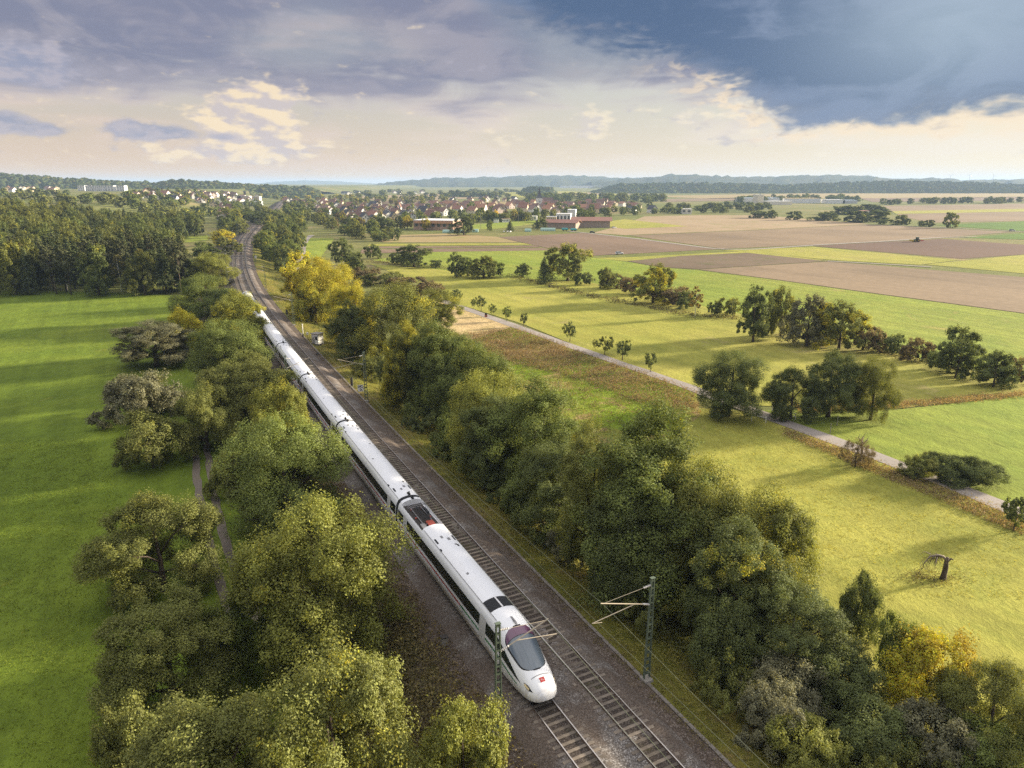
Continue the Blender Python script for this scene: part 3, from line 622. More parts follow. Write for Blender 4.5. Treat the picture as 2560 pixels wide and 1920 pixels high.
def carriage(kind, s_mid, L, flip=False):
    x, y = path(s_mid, TRK['train']); xa, ya = path(s_mid - L * .36, TRK['train']); xb, yb = path(s_mid + L * .36, TRK['train'])
    rz = math.atan2(ya - yb, xa - xb) + (math.pi if flip else 0)
    h = L / 2; xn = h - NOSE if kind == 'end' else None
    if kind == 'end':
        r1 = -h + 6.4; V, F = lofted([section(-h), section(-h + .5)]); b = MB().add(V, F)
        b.add(*lofted([trough(-h + .5), trough(r1)])); b.add(*lofted([section(r1)] + [section(v) for v in np.linspace(r1 + 1, xn, 10)] + [section(v, xn) for v in xn + NOSE * np.array([.05, .1, .15, .2, .26, .32, .38, .44, .5, .55, .6, .65, .7, .74, .78, .82, .855, .885, .91, .935, .955, .97, .98, .99, 1.0])]))
    else:
        b = MB().add(*lofted([section(v) for v in np.linspace(-h, h, 12)]))
    me = b.mesh('carriage', M_WHITE, True); c = ob('carriage', me, train, (float(x) - train.location.x, float(y) - train.location.y, 0), (0, 0, rz))
    try:
        me.polygons.foreach_set('use_smooth', np.ones(len(me.polygons), bool)); me.set_sharp_from_angle(angle=R(32))
    except Exception: pass
    ends = [v for v in ([-h + 2.3] if kind == 'end' else [-h + 2.3, h - 2.3])] + ([xn - 1.6] if kind == 'end' else [])
    for sd_ in (-1, 1):
        zq = lambda za, zb_: (lambda X: (sd_ * q_of_z(za), sd_ * q_of_z(zb_)))
        x0, x1 = -h + .15, (xn if kind == 'end' else h - .15)
        if kind == 'end':                                    # the dark band runs on into the cab and ends in a point
            xs = list(np.linspace(x0, xn, 24)) + list(xn + NOSE * np.linspace(.03, .74, 14))
            def qb(X):
                t = max(0, (X - xn) / NOSE) / .74
                return (sd_ * q_of_z(2.86 - .12 * t - .62 * t ** 2), sd_ * q_of_z(1.92 + .20 * t ** 3))
            patch('window_band', c, M_BAND, xs, qb, 4, .006, xn)
        else: patch('window_band', c, M_BAND, list(np.linspace(x0, x1, 24)), zq(2.86, 1.92), 4, .006)
        w0 = x0 + 3.3; n = int(((xn - 2.6 if kind == 'end' else h - 3.4) - w0) / 1.92)
        for i in range(n):
            patch('window', c, M_GLASS, [w0 + i * 1.92, w0 + i * 1.92 + .85, w0 + i * 1.92 + 1.7], zq(2.74, 2.03), 3, .013)
        for dx in ends:
            d = patch('door', c, M_DOOR, list(np.linspace(dx - .55, dx + .55, 3)), zq(3.0, .75), 8, .016)
        for jx in np.arange(x0 + 5.2, x1 - 2.0, 5.6): patch('panel_joint', c, M_GREYM, [jx - .018, jx + .018], zq(1.90, .46), 5, .009)
        patch('skirt', c, M_SKIRT, list(np.linspace(x0, x1, 14)), zq(1.02, .44), 3, .008)
        if kind == 'end':
            patch('stripe', c, M_RED, list(np.linspace(x0, 2.2, 14)), zq(1.62, 1.46), 1, .010)
            patch('stripe', c, M_GREEN, list(np.linspace(2.25, xn, 8)) + list(xn + NOSE * np.linspace(.05, .66, 9)), zq(1.62, 1.45), 1, .010, xn)
        else: patch('stripe', c, M_RED, list(np.linspace(x0, x1, 20)), zq(1.62, 1.46), 1, .010)
        patch('roof_seam', c, M_GREYM, list(np.linspace(x0 + (6.5 if kind == 'end' else 0), x1, 14)), lambda X: (sd_ * (q_of_z(3.56)), sd_ * (q_of_z(3.535))), 1, .012)
    for sg in ((-1,) if kind == 'end' else (-1, 1)):        # roof fittings near each coupling
        e = sg * (h - (7.2 if kind == 'end' else 0))
        for yy in (-.78, .78): ob('roof_vent', box_me, c, (e - sg * 2.1, yy, 3.655), (0, 0, 0), (.85, .15, .04))
        for yy, dx in ((-.15, 1.75), (.28, 2.3)): ob('roof_vent', box_grey, c, (e - sg * dx, yy, 3.765), (0, 0, 0), (.45, .24, .04))
        for yy in (-.95, .62): ob('roof_vent', box_me, c, (e - sg * 3.6, yy, 3.62 if abs(yy) > .8 else 3.71), (0, 0, 0), (.30, .13, .05))
    for xx, yy in ((-3.2, .5), (1.6, -.45), (3.1, .25)): ob('roof_vent', box_grey, c, (xx, yy, 3.74), (0, 0, 0), (.26, .20, .03))
    for sg in ((-1,) if kind == 'end' else (-1, 1)):
        m = MB(); V, F = lofted([[(sg * (h + o_), p[1] * k, 1.95 + (p[2] - 1.95) * k) for p in section(0)] for o_, k in ((-.02, .93), (.05, 1.012), (.16, 1.012), (.27, .95))], (False, False))
        g = m.add(V, F).build('gangway', M_BLACK, c, smooth=True)
        MB().tube([(0, 0, 3.62), (.06, 0, 4.05), (.30, 0, 4.16)], [.09, .06, .05], 6).box((0, 0, 3.86), (.5, .22, .12)).build('roof_cable', M_BLACK, c, (sg * (h - .25), .12, 0))
    bogie(c, -h + 3.9); bogie(c, (h - 6.2) if kind == 'end' else h - 3.9)
    MB().box((0, 0, .40), (L - 11, 2.3, .55)).build('underframe', M_DARKM, c, (-.8, 0, 0))
    if kind == 'end':
        # windscreen
        tv = np.linspace(.205, .745, 17); qm = lambda t: .37 * math.sqrt(max(.0, 1 - ((t - .475) / .272) ** 4)) * (1 - .25 * (t - .475))
        wsn = patch('windscreen', c, M_BLACK, list(xn + NOSE * tv), lambda X: (-qm((X - xn) / NOSE), qm((X - xn) / NOSE)), 14, .012, xn)
        tv = np.linspace(.222, .33, 6); patch('windscreen_tint', wsn, M_PURPLE, list(xn + NOSE * tv), lambda X: (-.92 * qm((X - xn) / NOSE), .92 * qm((X - xn) / NOSE)), 12, .022, xn)
        tv = np.linspace(.337, .73, 13); patch('windscreen_glass', wsn, M_SCREEN, list(xn + NOSE * tv), lambda X: (-.90 * qm((X - xn) / NOSE), .90 * qm((X - xn) / NOSE)), 12, .022, xn)
        for sg in (-1, 1):
            hq = lambda X: (sg * (.47 - .05 * math.sin(math.pi * ((X - xn) / NOSE - .76) / .15)), sg * (.47 + .075 * math.sin(math.pi * ((X - xn) / NOSE - .76) / .15)))
            hb = patch('headlight', c, M_BLACK, list(xn + NOSE * np.linspace(.76, .91, 7)), hq, 3, .010, xn)
            patch('headlight_lens', hb, M_LAMP, list(xn + NOSE * np.linspace(.78, .86, 4)), lambda X: (sg * .455, sg * .52), 3, .018, xn)
        patch('coupler_hatch', c, M_GREYM, list(xn + NOSE * np.linspace(.800, .808, 2)), lambda X: (-.26, .26), 8, .012, xn)
        # red frame with the two letters of the operator's emblem
        lg = MB(); t0, t1, qa = .835, .885, .075
        for xs_, q0, q1 in (((t0, t0 + .014), -qa, qa), ((t1 - .014, t1), -qa, qa), ((t0, t1), -qa, -qa + .03), ((t0, t1), qa - .03, qa)):
            tt = np.linspace(*xs_, 5); V = []; F = []
            for i, t in enumerate(tt):
                for j in range(5): V.append(surf(xn + NOSE * t, q0 + (q1 - q0) * j / 4, .015, xn))
            for i in range(4):
                for j in range(4): F.append((i * 5 + j, i * 5 + j + 1, (i + 1) * 5 + j + 1, (i + 1) * 5 + j))
            lg.add(V, F)
        em = lg.build('emblem', M_RED, c)
        cu = bpy.data.curves.new('letters', 'FONT'); cu.body = 'DB'; cu.size = .24; cu.align_x = 'CENTER'; cu.align_y = 'CENTER'; cu.materials.append(M_RED); cu.offset = .012
        lo = bpy.data.objects.new('letters', cu); link(lo)
        p0, p1, p2 = Vector(surf(xn + NOSE * .860, 0.001, .02, xn)), Vector(surf(xn + NOSE * .885, .001, .02, xn)), Vector(surf(xn + NOSE * .835, .001, .02, xn))
        lo.location = Vector(surf(xn + NOSE * .860, .001, .03, xn)); up = (p2 - p1).normalized(); rt = Vector((0, 1, 0)); nn = rt.cross(up)
        lo.rotation_euler = Matrix((rt, up, nn)).transposed().to_euler(); to_mesh(lo, em)
        # roof: dark antenna recess, aerials, pantograph well
        patch('roof_panel', c, M_BLACK, list(np.linspace(xn - 2.4, xn - 1.0, 5)), lambda X: (-.235, .235), 8, .010, xn)
        ob('roof_panel_bar', MB().box((0, 0, 0), (1.5, .12, .05)).mesh('bar', M_WHITE), c, (xn - 1.7, 0, 3.80))
        MB().box((0, 0, 0), (1.0, .14, .12), 0, 0, .7).build('aerial', M_GREYM, c, (xn + .75, 0, 3.78))
        p = empty('pantograph', (-h + 3.4, 0, 3.17), 0, c)
        MB().box((-.1, 0, .02), (5.6, 1.85, .04)).build('well_floor', M_DARKM, p)
        MB().tube([(-1.9, -.5, .18), (1.9, -.5, .18)], .045).tube([(-1.9, .5, .18), (1.9, .5, .18)], .045).tube([(-1.9, -.5, .18), (-1.9, .5, .18)], .045).tube([(1.9, -.5, .18), (1.9, .5, .18)], .045).build('base_frame', M_GREYM, p)
        MB().tube([(-1.7, 0, .26), (1.3, 0, .52)], [.07, .05]).tube([(1.3, -.3, .52), (-1.5, -.1, .62)], .035).tube([(1.3, .3, .52), (-1.5, .1, .62)], .035).tube([(1.3, -.35, .52), (1.3, .35, .52)], .05).build('arm', M_BLACK, p)
        MB().tube([(-1.6, -.95, .52), (-1.6, -.6, .68), (-1.6, .6, .68), (-1.6, .95, .52)], .035).tube([(-1.3, -.95, .52), (-1.3, -.6, .68), (-1.3, .6, .68), (-1.3, .95, .52)], .035).build('head', M_GREYM, p)
        for ix, iy in ((-1.7, -.5), (-1.7, .5), (1.7, -.5), (1.7, .5), (.5, .62), (.2, -.68)):
            MB().tube([(ix, iy, .0), (ix, iy, .06), (ix, iy, .10), (ix, iy, .14), (ix, iy, .18)], [.10, .07, .10, .07, .10], 8).build('insulator', M_INRED, p)
        MB().box((2.0, .15, .16), (1.1, .65, .28)).build('breaker', M_INRED, p); MB().box((2.15, -.6, .13), (.9, .4, .24)).build('case', M_GREYM, p)
        MB().box((-.9, .72, .13), (1.2, .22, .22)).build('case', M_BLACK, p)
    return c
s_nose = s_of_y(39.6)
sc_ = s_nose; carriage('end', sc_ + L_END / 2, L_END); sc_ += L_END + GAP
for _ in range(5): carriage('mid', sc_ + L_MID / 2, L_MID); sc_ += L_MID + GAP
carriage('end', sc_ + L_END / 2, L_END, True)
# ------------------------------------------------------------------ overhead line
leg_me = None
def mast(s, side, label, fine=True):
    o = 6.2 if side > 0 else -5.55; x, y = path(s, o); z0 = -.9
    h_ = heading(s); rz = h_ + (math.pi / 2 if side > 0 else -math.pi / 2)     # local +x points across the line to the track
    t = empty('catenary_mast', (float(x), float(y), z0), rz); tag(t, label, 'mast', 'catenary masts along the railway')
    H = 8.35
    MB().box((0, 0, .08), (.75, .75, .30), 0, 0, .9).build('footing', M_CONC, t)
    for sg in (-1, 1):                                       # two channel legs leaning together
        MB().add([(sg * k + a, b, z) for z, k in ((.3, .24), (H, .115)) for a, b in ((-.035, -.085), (.035, -.085), (.035, .085), (-.035, .085))],
                 [(3, 2, 1, 0), (4, 5, 6, 7), (0, 1, 5, 4), (1, 2, 6, 5), (2, 3, 7, 6), (3, 0, 4, 7)]).build('leg', M_STEELG, t)
    n = 14; joined = MB()
    for i in range(n):
        z = .7 + i * (H - .85) / (n - 1); w = 2 * np.interp(z, [.3, H], [.24, .115])
        for sy in (-.070, .070):
            (joined if not fine else MB()).box((0, sy, z), (w, .018, .13)).build('rung', M_STEELG, t) if fine else joined.box((0, sy, z), (w, .018, .13))
    if not fine: r_ = joined.build('rungs', M_STEELG, t); r_['kind'] = 'stuff'
    MB().box((0, 0, H + .03), (.36, .26, .05)).build('cap', M_STEELG, t)
    d = abs(o) - 2.08; zt = 7.85; zl = 6.35
    def ins(a, b, nm='insulator'):
        a, b = Vector(a), Vector(b); m = MB(); k = 9; P = [a.lerp(b, i / k) for i in range(k + 1)]
        m.tube(P, [.045 if i % 2 else .085 for i in range(k + 1)], 8); return m.build(nm, M_INSUL, t)
    tip = (d - .15, 0, 7.55); low = (.2, 0, zl)
    ins((.18, 0, zt), (.75, 0, zt - .05)); ins((.2, 0, zl), (.75, 0, zl + .19))
    MB().tube([(.75, 0, zt - .05), tip], .016, 5).build('stay', M_TUBE, t)
    MB().tube([(.75, 0, zl + .19), (d + .12, 0, 7.62)], .04, 6).build('cantilever', M_TUBE, t)
    MB().tube([(1.25, 0, zl + .40), (d + .75, 0, 6.28)], .03, 6).tube([(d + .75, 0, 6.28), (d - .05, 0, 6.12)], .018, 5).build('steady_arm', M_TUBE, t)
    return t
SR = [s_of_y(39.8), s_of_y(107), s_of_y(171.8)]; SL = [s_of_y(39.9), s_of_y(109.9), s_of_y(173.4)]
for L_ in (SR, SL):
    while len(L_) < 9: L_.append(L_[-1] + 68)
    L_.insert(0, L_[0] - 70)
ordn = ['', 'nearest mast right of the tracks, in front of the big tree', 'green-grey mast right of the tracks carrying the white kilometre board', 'mast right of the tracks beside the small concrete hut']
ordl = ['', 'lattice mast standing in front of the train nose', 'mast left of the train half hidden behind bushes', 'mast left of the far end of the train among trees']
for L_, names, sg in ((SR, ordn, 1), (SL, ordl, -1)):
    for i, s in enumerate(L_):
        if i == 0: continue
        mast(s, sg, ('Lattice ' if False else '') + (names[i] if i < len(names) else ('small far mast right of the curving tracks' if sg > 0 else 'small far mast left of the curving tracks')), i < 3)
for nm, L_ in (('near', SR), ('train', SL)):
    t = empty('overhead_wire', (*map(float, path(L_[0], TRK[nm])), 0)); tag(t, 'contact and carrier wires hanging over the %s track' % ('empty right-hand' if nm == 'near' else "train's left-hand"), 'overhead wire')
    o = TRK[nm]; W = lambda s, z, zz=0: (float(path(s, o + zz)[0]) - t.location.x, float(path(s, o + zz)[1]) - t.location.y, z)
    mc = MB(); mm = MB(); md = MB()
    for a, b in zip(L_[:-1], L_[1:]):
        cz = lambda u: 6.68 - 4 * u * (1 - u) * .95
        mm.tube([W(a + (b - a) * u, cz(u)) for u in np.linspace(0, 1, 9)], .018, 4, 0, False)
        mc.tube([W(a + (b - a) * u, 5.25, (-.25 + .5 * u) * (1 if L_.index(a) % 2 else -1)) for u in np.linspace(0, 1, 4)], .017, 4, 0, False)
        if a < s_of_y(240):
            for u in np.linspace(.08, .92, 8): md.tube([W(a + (b - a) * u, 5.25, (-.25 + .5 * u) * (1 if L_.index(a) % 2 else -1)), W(a + (b - a) * u, cz(u))], .009, 3, 0, False)
    mm.build('carrier_wire', M_WIRE, t); mc.build('contact_wire', M_WIRE, t); md.build('droppers', M_WIRE, t)['kind'] = 'stuff'
# ------------------------------------------------------------------ lineside things
M_PAINTW = plain('white_enamel', (.72, .70, .66), .5, 0, .08, 3)
M_TXT = plain('black_lettering', (.02, .02, .02), .6)
def text(body, size, parent, loc, rot, m_=M_TXT):
    cu = bpy.data.curves.new('lettering', 'FONT'); cu.body = body; cu.size = size; cu.align_x = 'CENTER'; cu.align_y = 'CENTER'; cu.materials.append(m_); cu.offset = .012
    o = bpy.data.objects.new('lettering', cu); o.location = loc; o.rotation_euler = rot; link(o); return to_mesh(o, parent)
x, y = path(SR[2], 5.35); board = empty('kilometre_board', (float(x), float(y), 1.55), R(4)); tag(board, 'white kilometre board with black figures on the lattice mast', 'sign')
MB().box((0, 0, 0), (.95, .03, 1.12)).build('plate', M_PAINTW, board); MB().box((.42, .06, 0), (.5, .05, .06)).build('bracket', M_STEELG, board)
text('542', .50, board, (0, -.025, .26), (math.pi / 2, 0, 0)); text('0', .52, board, (0, -.025, -.27), (math.pi / 2, 0, 0))
# hut
hx, hy, hz = on_land(795, 861); hut = empty('lineside_hut', (hx, hy, -.95), R(-28)); tag(hut, 'small weathered concrete hut with flat roof beside the track', 'hut')
MB().box((0, 0, 1.2), (1.9, 1.7, 2.4)).build('wall', M_PAINTW, hut); MB().box((0, 0, 2.47), (2.25, 2.05, .14)).build('roof', M_CONC, hut)
MB().box((-.45, -.86, 1.0), (.75, .05, 1.9)).build('door', M_CONC, hut); w_ = MB().box((.42, -.86, 1.55), (.62, .04, .72)).build('window', M_GLASS, hut); MB().box((.42, -.875, 1.16), (.74, .06, .06)).build('sill', M_CONC, w_)
MB().box((0, 0, .05), (2.1, 1.9, .3)).build('plinth', M_DARKM, hut); MB().box((-.45, -.89, 1.75), (.30, .02, .34)).build('notice', M_PAINTW, hut)
px_, py_, _ = on_land(758, 842); t = empty('signal_post', (px_, py_, -.95)); tag(t, 'thin white post on a black foot beside the hut', 'post')
MB().tube([(0, 0, .9), (0, 0, 3.0)], .10, 10).build('pole', M_PAINTW, t); MB().tube([(0, 0, 0), (0, 0, .9)], .16, 8).box((0, 0, .1), (.5, .5, .3)).build('foot', M_BLACK, t); MB().box((0, 0, 3.05), (.28, .22, .22)).build('lamp_head', M_PAINTW, t)
px_, py_, _ = on_land(770, 850); t = empty('switch_box', (px_, py_, -.95), R(-20)); tag(t, 'little white box on a brown stake near the hut', 'box')
MB().box((0, 0, 1.6), (.42, .30, .48)).build('case', M_PAINTW, t); MB().tube([(0, 0, 0), (0, 0, 1.4)], .05, 6).build('stake', M_RUST, t)
px_, py_, _ = on_land(719, 803); t = empty('marker_board', (px_, py_, -.95), R(-20)); tag(t, 'dark upright board on a thin post left of the far mast', 'sign')
MB().box((0, 0, 2.6), (.6, .06, 1.3)).build('plate', M_BLACK, t); MB().tube([(0, .05, 0), (0, .05, 3.2)], .05, 6).build('post', M_STEELG, t)
px_, py_, _ = on_land(880, 968); t = empty('marker_board', (px_, py_, -.95), R(-20)); tag(t, 'grey twin-post board left of the kilometre mast', 'sign')
MB().box((0, 0, 1.1), (.5, .06, 1.5)).build('plate', M_DARKM, t)
for a in (-.22, .22): MB().tube([(a, .05, 0), (a, .05, 1.9)], .04, 6).build('post', M_STEELG, t)
px_, py_, _ = on_land(640, 655); t = empty('marker_board', (px_, py_, -.95), R(-10)); tag(t, 'pale green-white board beside the far curve of the tracks', 'sign')
MB().box((0, 0, 2.2), (1.0, .05, 1.2)).build('plate', M_PAINTW, t); MB().tube([(0, .05, 0), (0, .05, 2.2)], .06, 6).build('post', M_STEELG, t)
for i, (a, b) in enumerate(((729, 832), (735, 839), (769, 882), (794, 887))):
    px_, py_, _ = on_land(a, b); t = empty('track_magnet', (px_, py_, -.62), heading(s_of_y(py_))); tag(t, ['black track magnet beside the rail, farthest of four', 'rusty orange-topped track magnet beside the rail', 'black track magnet on the rail below the hut', 'black track box on the walkway below the hut'][i], 'track magnet')
    MB().box((0, 0, .12), (.75, .35, .24), 0, 0, .85).build('case', M_RUST if i == 1 else M_BLACK, t); MB().box((0, .25, .0), (.15, .5, .08)).build('bracket', M_DARKM, t)
px_, py_, _ = on_land(1111, 1612); t = empty('track_box', (px_, py_, float(ground(px_, py_))), R(20)); tag(t, 'low dark cable cabinet on the cinder left of the train', 'box')
MB().box((0, 0, .35), (.5, .4, .7), 0, 0, .95).build('case', M_CONC, t); MB().box((0, 0, .74), (.58, .48, .07)).build('lid', M_DARKM, t)
# ------------------------------------------------------------------ trees: prototypes
PROTO = {}
def unit(a): return a / np.maximum(np.linalg.norm(a, axis=-1, keepdims=True), 1e-9)
def leaves_mesh(name, P, Nn, size, val, tint, rnd_, r, mats, aspect=.62):
    n = len(P); t = unit(np.cross(Nn, r.normal(size=(n, 3)))); b = np.cross(Nn, t)
    l = (size * r.uniform(.7, 1.35, n))[:, None]; w = l * aspect
    V = np.stack([P - t * l * .5, P + b * w * .5 + Nn * l * .10, P + t * l * .5, P - b * w * .5 + Nn * l * .10], 1).reshape(-1, 3)
    F = np.arange(4 * n).reshape(n, 4); me = mesh_np(name, V, F, mats)
    a = me.attributes.new('leafcol', 'FLOAT_VECTOR', 'FACE'); a.data.foreach_set('vector', np.stack([val, tint, rnd_], 1).astype(np.float32).ravel())
    return me
def crown(seed, H, Rr, z0, nl, ns, nleaf, size, lobe=(.26, .50), cl=(.22, .40), spread=(.42, .84), flat=.85, top=1.0, fill=.06, shape=None):
    r = np.random.default_rng(seed); zc = (H + z0) / 2; hz = (H - z0) / 2
    t = (np.arange(nl) + r.random(nl)) / nl * .90 + .02; an = np.arange(nl) * 2.39996 + r.normal(0, .5, nl); prof = np.sqrt(np.clip(1 - ((t - .40) / .66) ** 2, .05, 1))
    k = r.uniform(*spread, nl) * prof * Rr; Lc = np.stack([np.cos(an) * k, np.sin(an) * k, z0 + (H - z0) * (.08 + .80 * t)], 1)
    Lr = Rr * r.uniform(*lobe, nl); Lt = r.random(nl)
    Lc = np.concatenate([Lc, [[r.normal() * .15 * Rr, r.normal() * .15 * Rr, H - Rr * .42 * top]]]); Lr = np.append(Lr, Rr * .45); Lt = np.append(Lt, r.random())
    nl += 1
    li = np.repeat(np.arange(nl), ns); dd = unit(r.normal(size=(len(li), 3)) + np.array([0, 0, .25]))
    rc = Lr[li] * r.uniform(*cl, len(li)); Cc = Lc[li] + dd * (Lr[li] * r.uniform(.62, 1.0, len(li)))[:, None] * np.array([1, 1, flat])
    Cv = r.uniform(.72, 1.28, len(li)); Ct = np.clip(.55 * Lt[li] + .45 * r.random(len(li)), 0, 1)
    m = max(1, nleaf // len(li)); ci = np.repeat(np.arange(len(li)), m); e = unit(r.normal(size=(len(ci), 3)))
    rad = rc[ci] * (.40 + .72 * r.random(len(ci)) ** .8); P = Cc[ci] + e * rad[:, None] * np.array([.98, .98, 1.05]); P[:, 2] += r.random(len(ci)) ** 6 * rc[ci] * 1.1
    out = unit(P - np.array([0, 0, zc * .8])); Nn = unit(e * .62 + out * .42 + np.array([0, 0, .42]) + r.normal(size=e.shape) * .50)
    val = Cv[ci] * r.uniform(.75, 1.28, len(ci)); tint = np.clip(Ct[ci] * .8 + .2 * r.random(len(ci)), 0, 1)
    keep = P[:, 2] > max(.05, z0 * .7)
    return P[keep], Nn[keep], val[keep], tint[keep], r.random(len(ci))[keep], r, Lc
def trunk_mesh(seed, H, rad, Lc, m_, z_end=.72, limbs=7, lean=.0):
    r = np.random.default_rng(seed + 99); mb = MB(); pts = [(0, 0, -.6)]; n = 6
    for i in range(1, n + 1): pts.append((pts[-1][0] + r.normal() * .035 * H / n + lean, pts[-1][1] + r.normal() * .035 * H / n, H * z_end * i / n))
    rr = [rad * 1.35] + [rad * (1 - .78 * i / n) for i in range(1, n + 1)]; mb.tube(pts, rr, 8)
    for i in r.permutation(len(Lc))[:limbs]:
        e = Vector(Lc[i]) * .94; zz = max(H * .16, min(e.z * .55, H * .6)); k = zz / (H * z_end) * n; a = Vector(pts[min(int(k), n - 1)]).lerp(Vector(pts[min(int(k) + 1, n)]), k - int(k))
        mid = a.lerp(e, .5) + Vector((r.normal() * .25, r.normal() * .25, .35)); mb.tube([a, mid, e], [rad * .42, rad * .27, rad * .10], 5)
        for _ in range(2):
            q_ = e + Vector(r.normal(size=3)) * .05 * H; mb.tube([mid.lerp(e, .5), q_], [rad * .16, rad * .05], 4)
    return mb.mesh('trunk', m_, True)
def proto(name, seed, H, Rr, z0, nl, ns, nleaf, size, trunk_r, m_leaf=None, m_bark=None, limbs=7, zend=.72, aspect=.62, **kw):
    P, Nn, val, tint, rd, r, Lc = crown(seed, H, Rr, z0, nl, ns, nleaf, size, **kw)
    PROTO[name] = (leaves_mesh('crown', P, Nn, size, val, tint, rd, r, m_leaf or M_LEAF, aspect), trunk_mesh(seed, H, trunk_r, Lc, m_bark or M_BARK, zend, limbs) if trunk_r else None, H, Rr)
def conifer(name, seed, H, Rr, z0, tiers, per, nleaf, size):
    r = np.random.default_rng(seed); P = []; Nn = []; V = []
    for i in range(tiers):
        t = i / (tiers - 1); z = z0 + (H - z0) * t ** .9; rad = Rr * (1 - t) ** .8 + .25; nb = max(4, int(per * (1 - .6 * t)))
        for j in range(nb):
            a = 2 * math.pi * (j + r.random()) / nb; L = rad * r.uniform(.7, 1.1); m = max(2, int(nleaf / (tiers * per)))
            u = r.random(m) ** .7; p = np.stack([np.cos(a) * L * u, np.sin(a) * L * u, z - .35 * L * u ** 1.5 + .12 * L * u], 1)
            p += r.normal(size=p.shape) * np.array([.13, .13, .10]) * (L * .7 + .3); P.append(p); V.append(np.full(m, r.uniform(.75, 1.25)))
            Nn.append(unit(np.stack([np.full(m, np.cos(a) * .5), np.full(m, np.sin(a) * .5), np.full(m, .75)], 1) + r.normal(size=(m, 3)) * .45))
    P, Nn, V = np.concatenate(P), np.concatenate(Nn), np.concatenate(V)
    me = leaves_mesh('crown', P, Nn, size, V * r.uniform(.75, 1.25, len(P)), r.random(len(P)), r.random(len(P)), r, M_NEEDLE, .45)
    tm = MB().tube([(0, 0, -.6), (0, 0, H * .5), (0, 0, H * .97)], [.26, .15, .03], 7).mesh('trunk', M_BARK, True)
    PROTO[name] = (me, tm, H, Rr)
# near trees (leaf-sized faces), hedge trees, orchard trees, far trees
proto('broad_a', 1, 13, 5.6, .4, 18, 26, 100000, .155, .34)
proto('broad_b', 2, 12, 5.4, .2, 16, 28, 100000, .155, .32, lobe=(.30, .48), spread=(.55, .85))
proto('broad_c', 3, 14, 5.2, .4, 20, 24, 100000, .155, .36, lobe=(.28, .44))
proto('tall_a', 4, 17, 4.6, .3, 22, 22, 100000, .155, .36, lobe=(.34, .52), flat=1.0)
proto('tall_b', 5, 16, 4.2, .8, 19, 24, 90000, .155, .30, lobe=(.30, .50), flat=1.1)
proto('bushy', 6, 5, 3.0, .2, 12, 18, 34000, .135, .10, limbs=5, spread=(.45, .8))
proto('bushy_b', 7, 4.2, 3.2, .1, 13, 17, 32000, .135, .08, limbs=5, lobe=(.24, .42))
proto('thicket', 8, 3.0, 3.6, .0, 16, 9, 22000, .125, 0, lobe=(.18, .34), spread=(.5, .95))
proto('sparse', 9, 11, 5.0, .6, 20, 10, 26000, .15, .26, limbs=18, lobe=(.24, .40), spread=(.6, .95))
proto('mid_a', 11, 12, 5.2, .2, 16, 12, 16000, .36, .32, limbs=6)
proto('mid_b', 12, 11, 5.0, .2, 15, 13, 16000, .36, .30, limbs=6, lobe=(.28, .46), spread=(.55, .88))
proto('mid_c', 13, 13, 4.4, .2, 17, 12, 16000, .36, .32, limbs=6, flat=1.1)
proto('mid_bush', 14, 4.5, 3.4, .1, 12, 9, 7000, .30, 0, lobe=(.25, .45))
proto('orchard', 15, 4.4, 2.2, 1.3, 8, 8, 2600, .26, .13, limbs=6, zend=.5)
proto('birch', 16, 18, 2.8, 5.0, 14, 9, 5000, .42, .16, None, M_BIRCH, 4, .9)
conifer('spruce_a', 21, 19, 3.2, 1.6, 22, 13, 7000, .60)
conifer('spruce_b', 22, 20, 2.7, 4.0, 20, 12, 6000, .60)
proto('pine', 23, 19, 3.2, 8.0, 12, 9, 5000, .50, .22, M_NEEDLE, None, 5, .85)
proto('far_a', 31, 11, 5.6, .2, 13, 8, 1300, 1.35, .35, limbs=0, zend=.5)
proto('far_b', 32, 12, 4.8, .2, 14, 8, 1300, 1.35, .35, limbs=0, zend=.5)
proto('far_c', 33, 9, 6.0, .1, 14, 8, 1300, 1.35, .3, limbs=0, zend=.5)
conifer('far_conifer', 34, 14, 3.4, .5, 12, 8, 700, 1.3)
proto('far_bush', 35, 4.5, 4.0, .1, 10, 5, 350, 1.0, 0)
TREES = []
def tree(name, kind, x, y, z, h, r, col, autumn, label, cat='tree', group=None, rz=None, tilt=0.0, parts=True):
    cm, tm, H, Rr = PROTO[kind]; rr = random.Random(len(TREES) * 7 + 3); rz = rr.uniform(0, 6.28) if rz is None else rz
    sc = (r / Rr, r / Rr * rr.uniform(.92, 1.08), h / H)
    if tm is None or not parts:
        o = ob(name, cm, None, (x, y, z), (0, tilt, rz), sc); o.color = (*col, autumn); tag(o, label, cat, group); TREES.append(o); return o
    t = empty(name, (x, y, z), rz); t.rotation_euler = (0, tilt, rz); tag(t, label, cat, group); TREES.append(t)
    ob('trunk', tm, t, scale=sc); c = ob('crown', cm, t, scale=sc); c.color = (*col, autumn); return t
def tree_px(name, kind, px, py, w, h, col, autumn, label, cat='tree', group=None, **kw):
    """px, py: where the photograph shows the top of the crown; w: its width there in photo pixels; h: height in metres"""
    x, y, z = on_land(px, py, h); d = depth_of(x, y, z + h * .6)
    o_ = float(offset_of(x, y)); r_m = w / 2 * d / FPX
    if abs(o_) < 30 and y < 330:                     # keep the tracks and the walkway clear
        lim = 8.6 + .74 * r_m if o_ > 0 else -(5.8 + .42 * r_m); push = max(0, lim - o_) if o_ > 0 else min(0, lim - o_)
        x += push * .89; y += push * .45; z = float(ground(x, y))
    return tree(name, kind, x, y, z, h, w / 2 * d / FPX * 1.0, col, autumn, label, cat, group, **kw)
D_ = 2560 / 2212
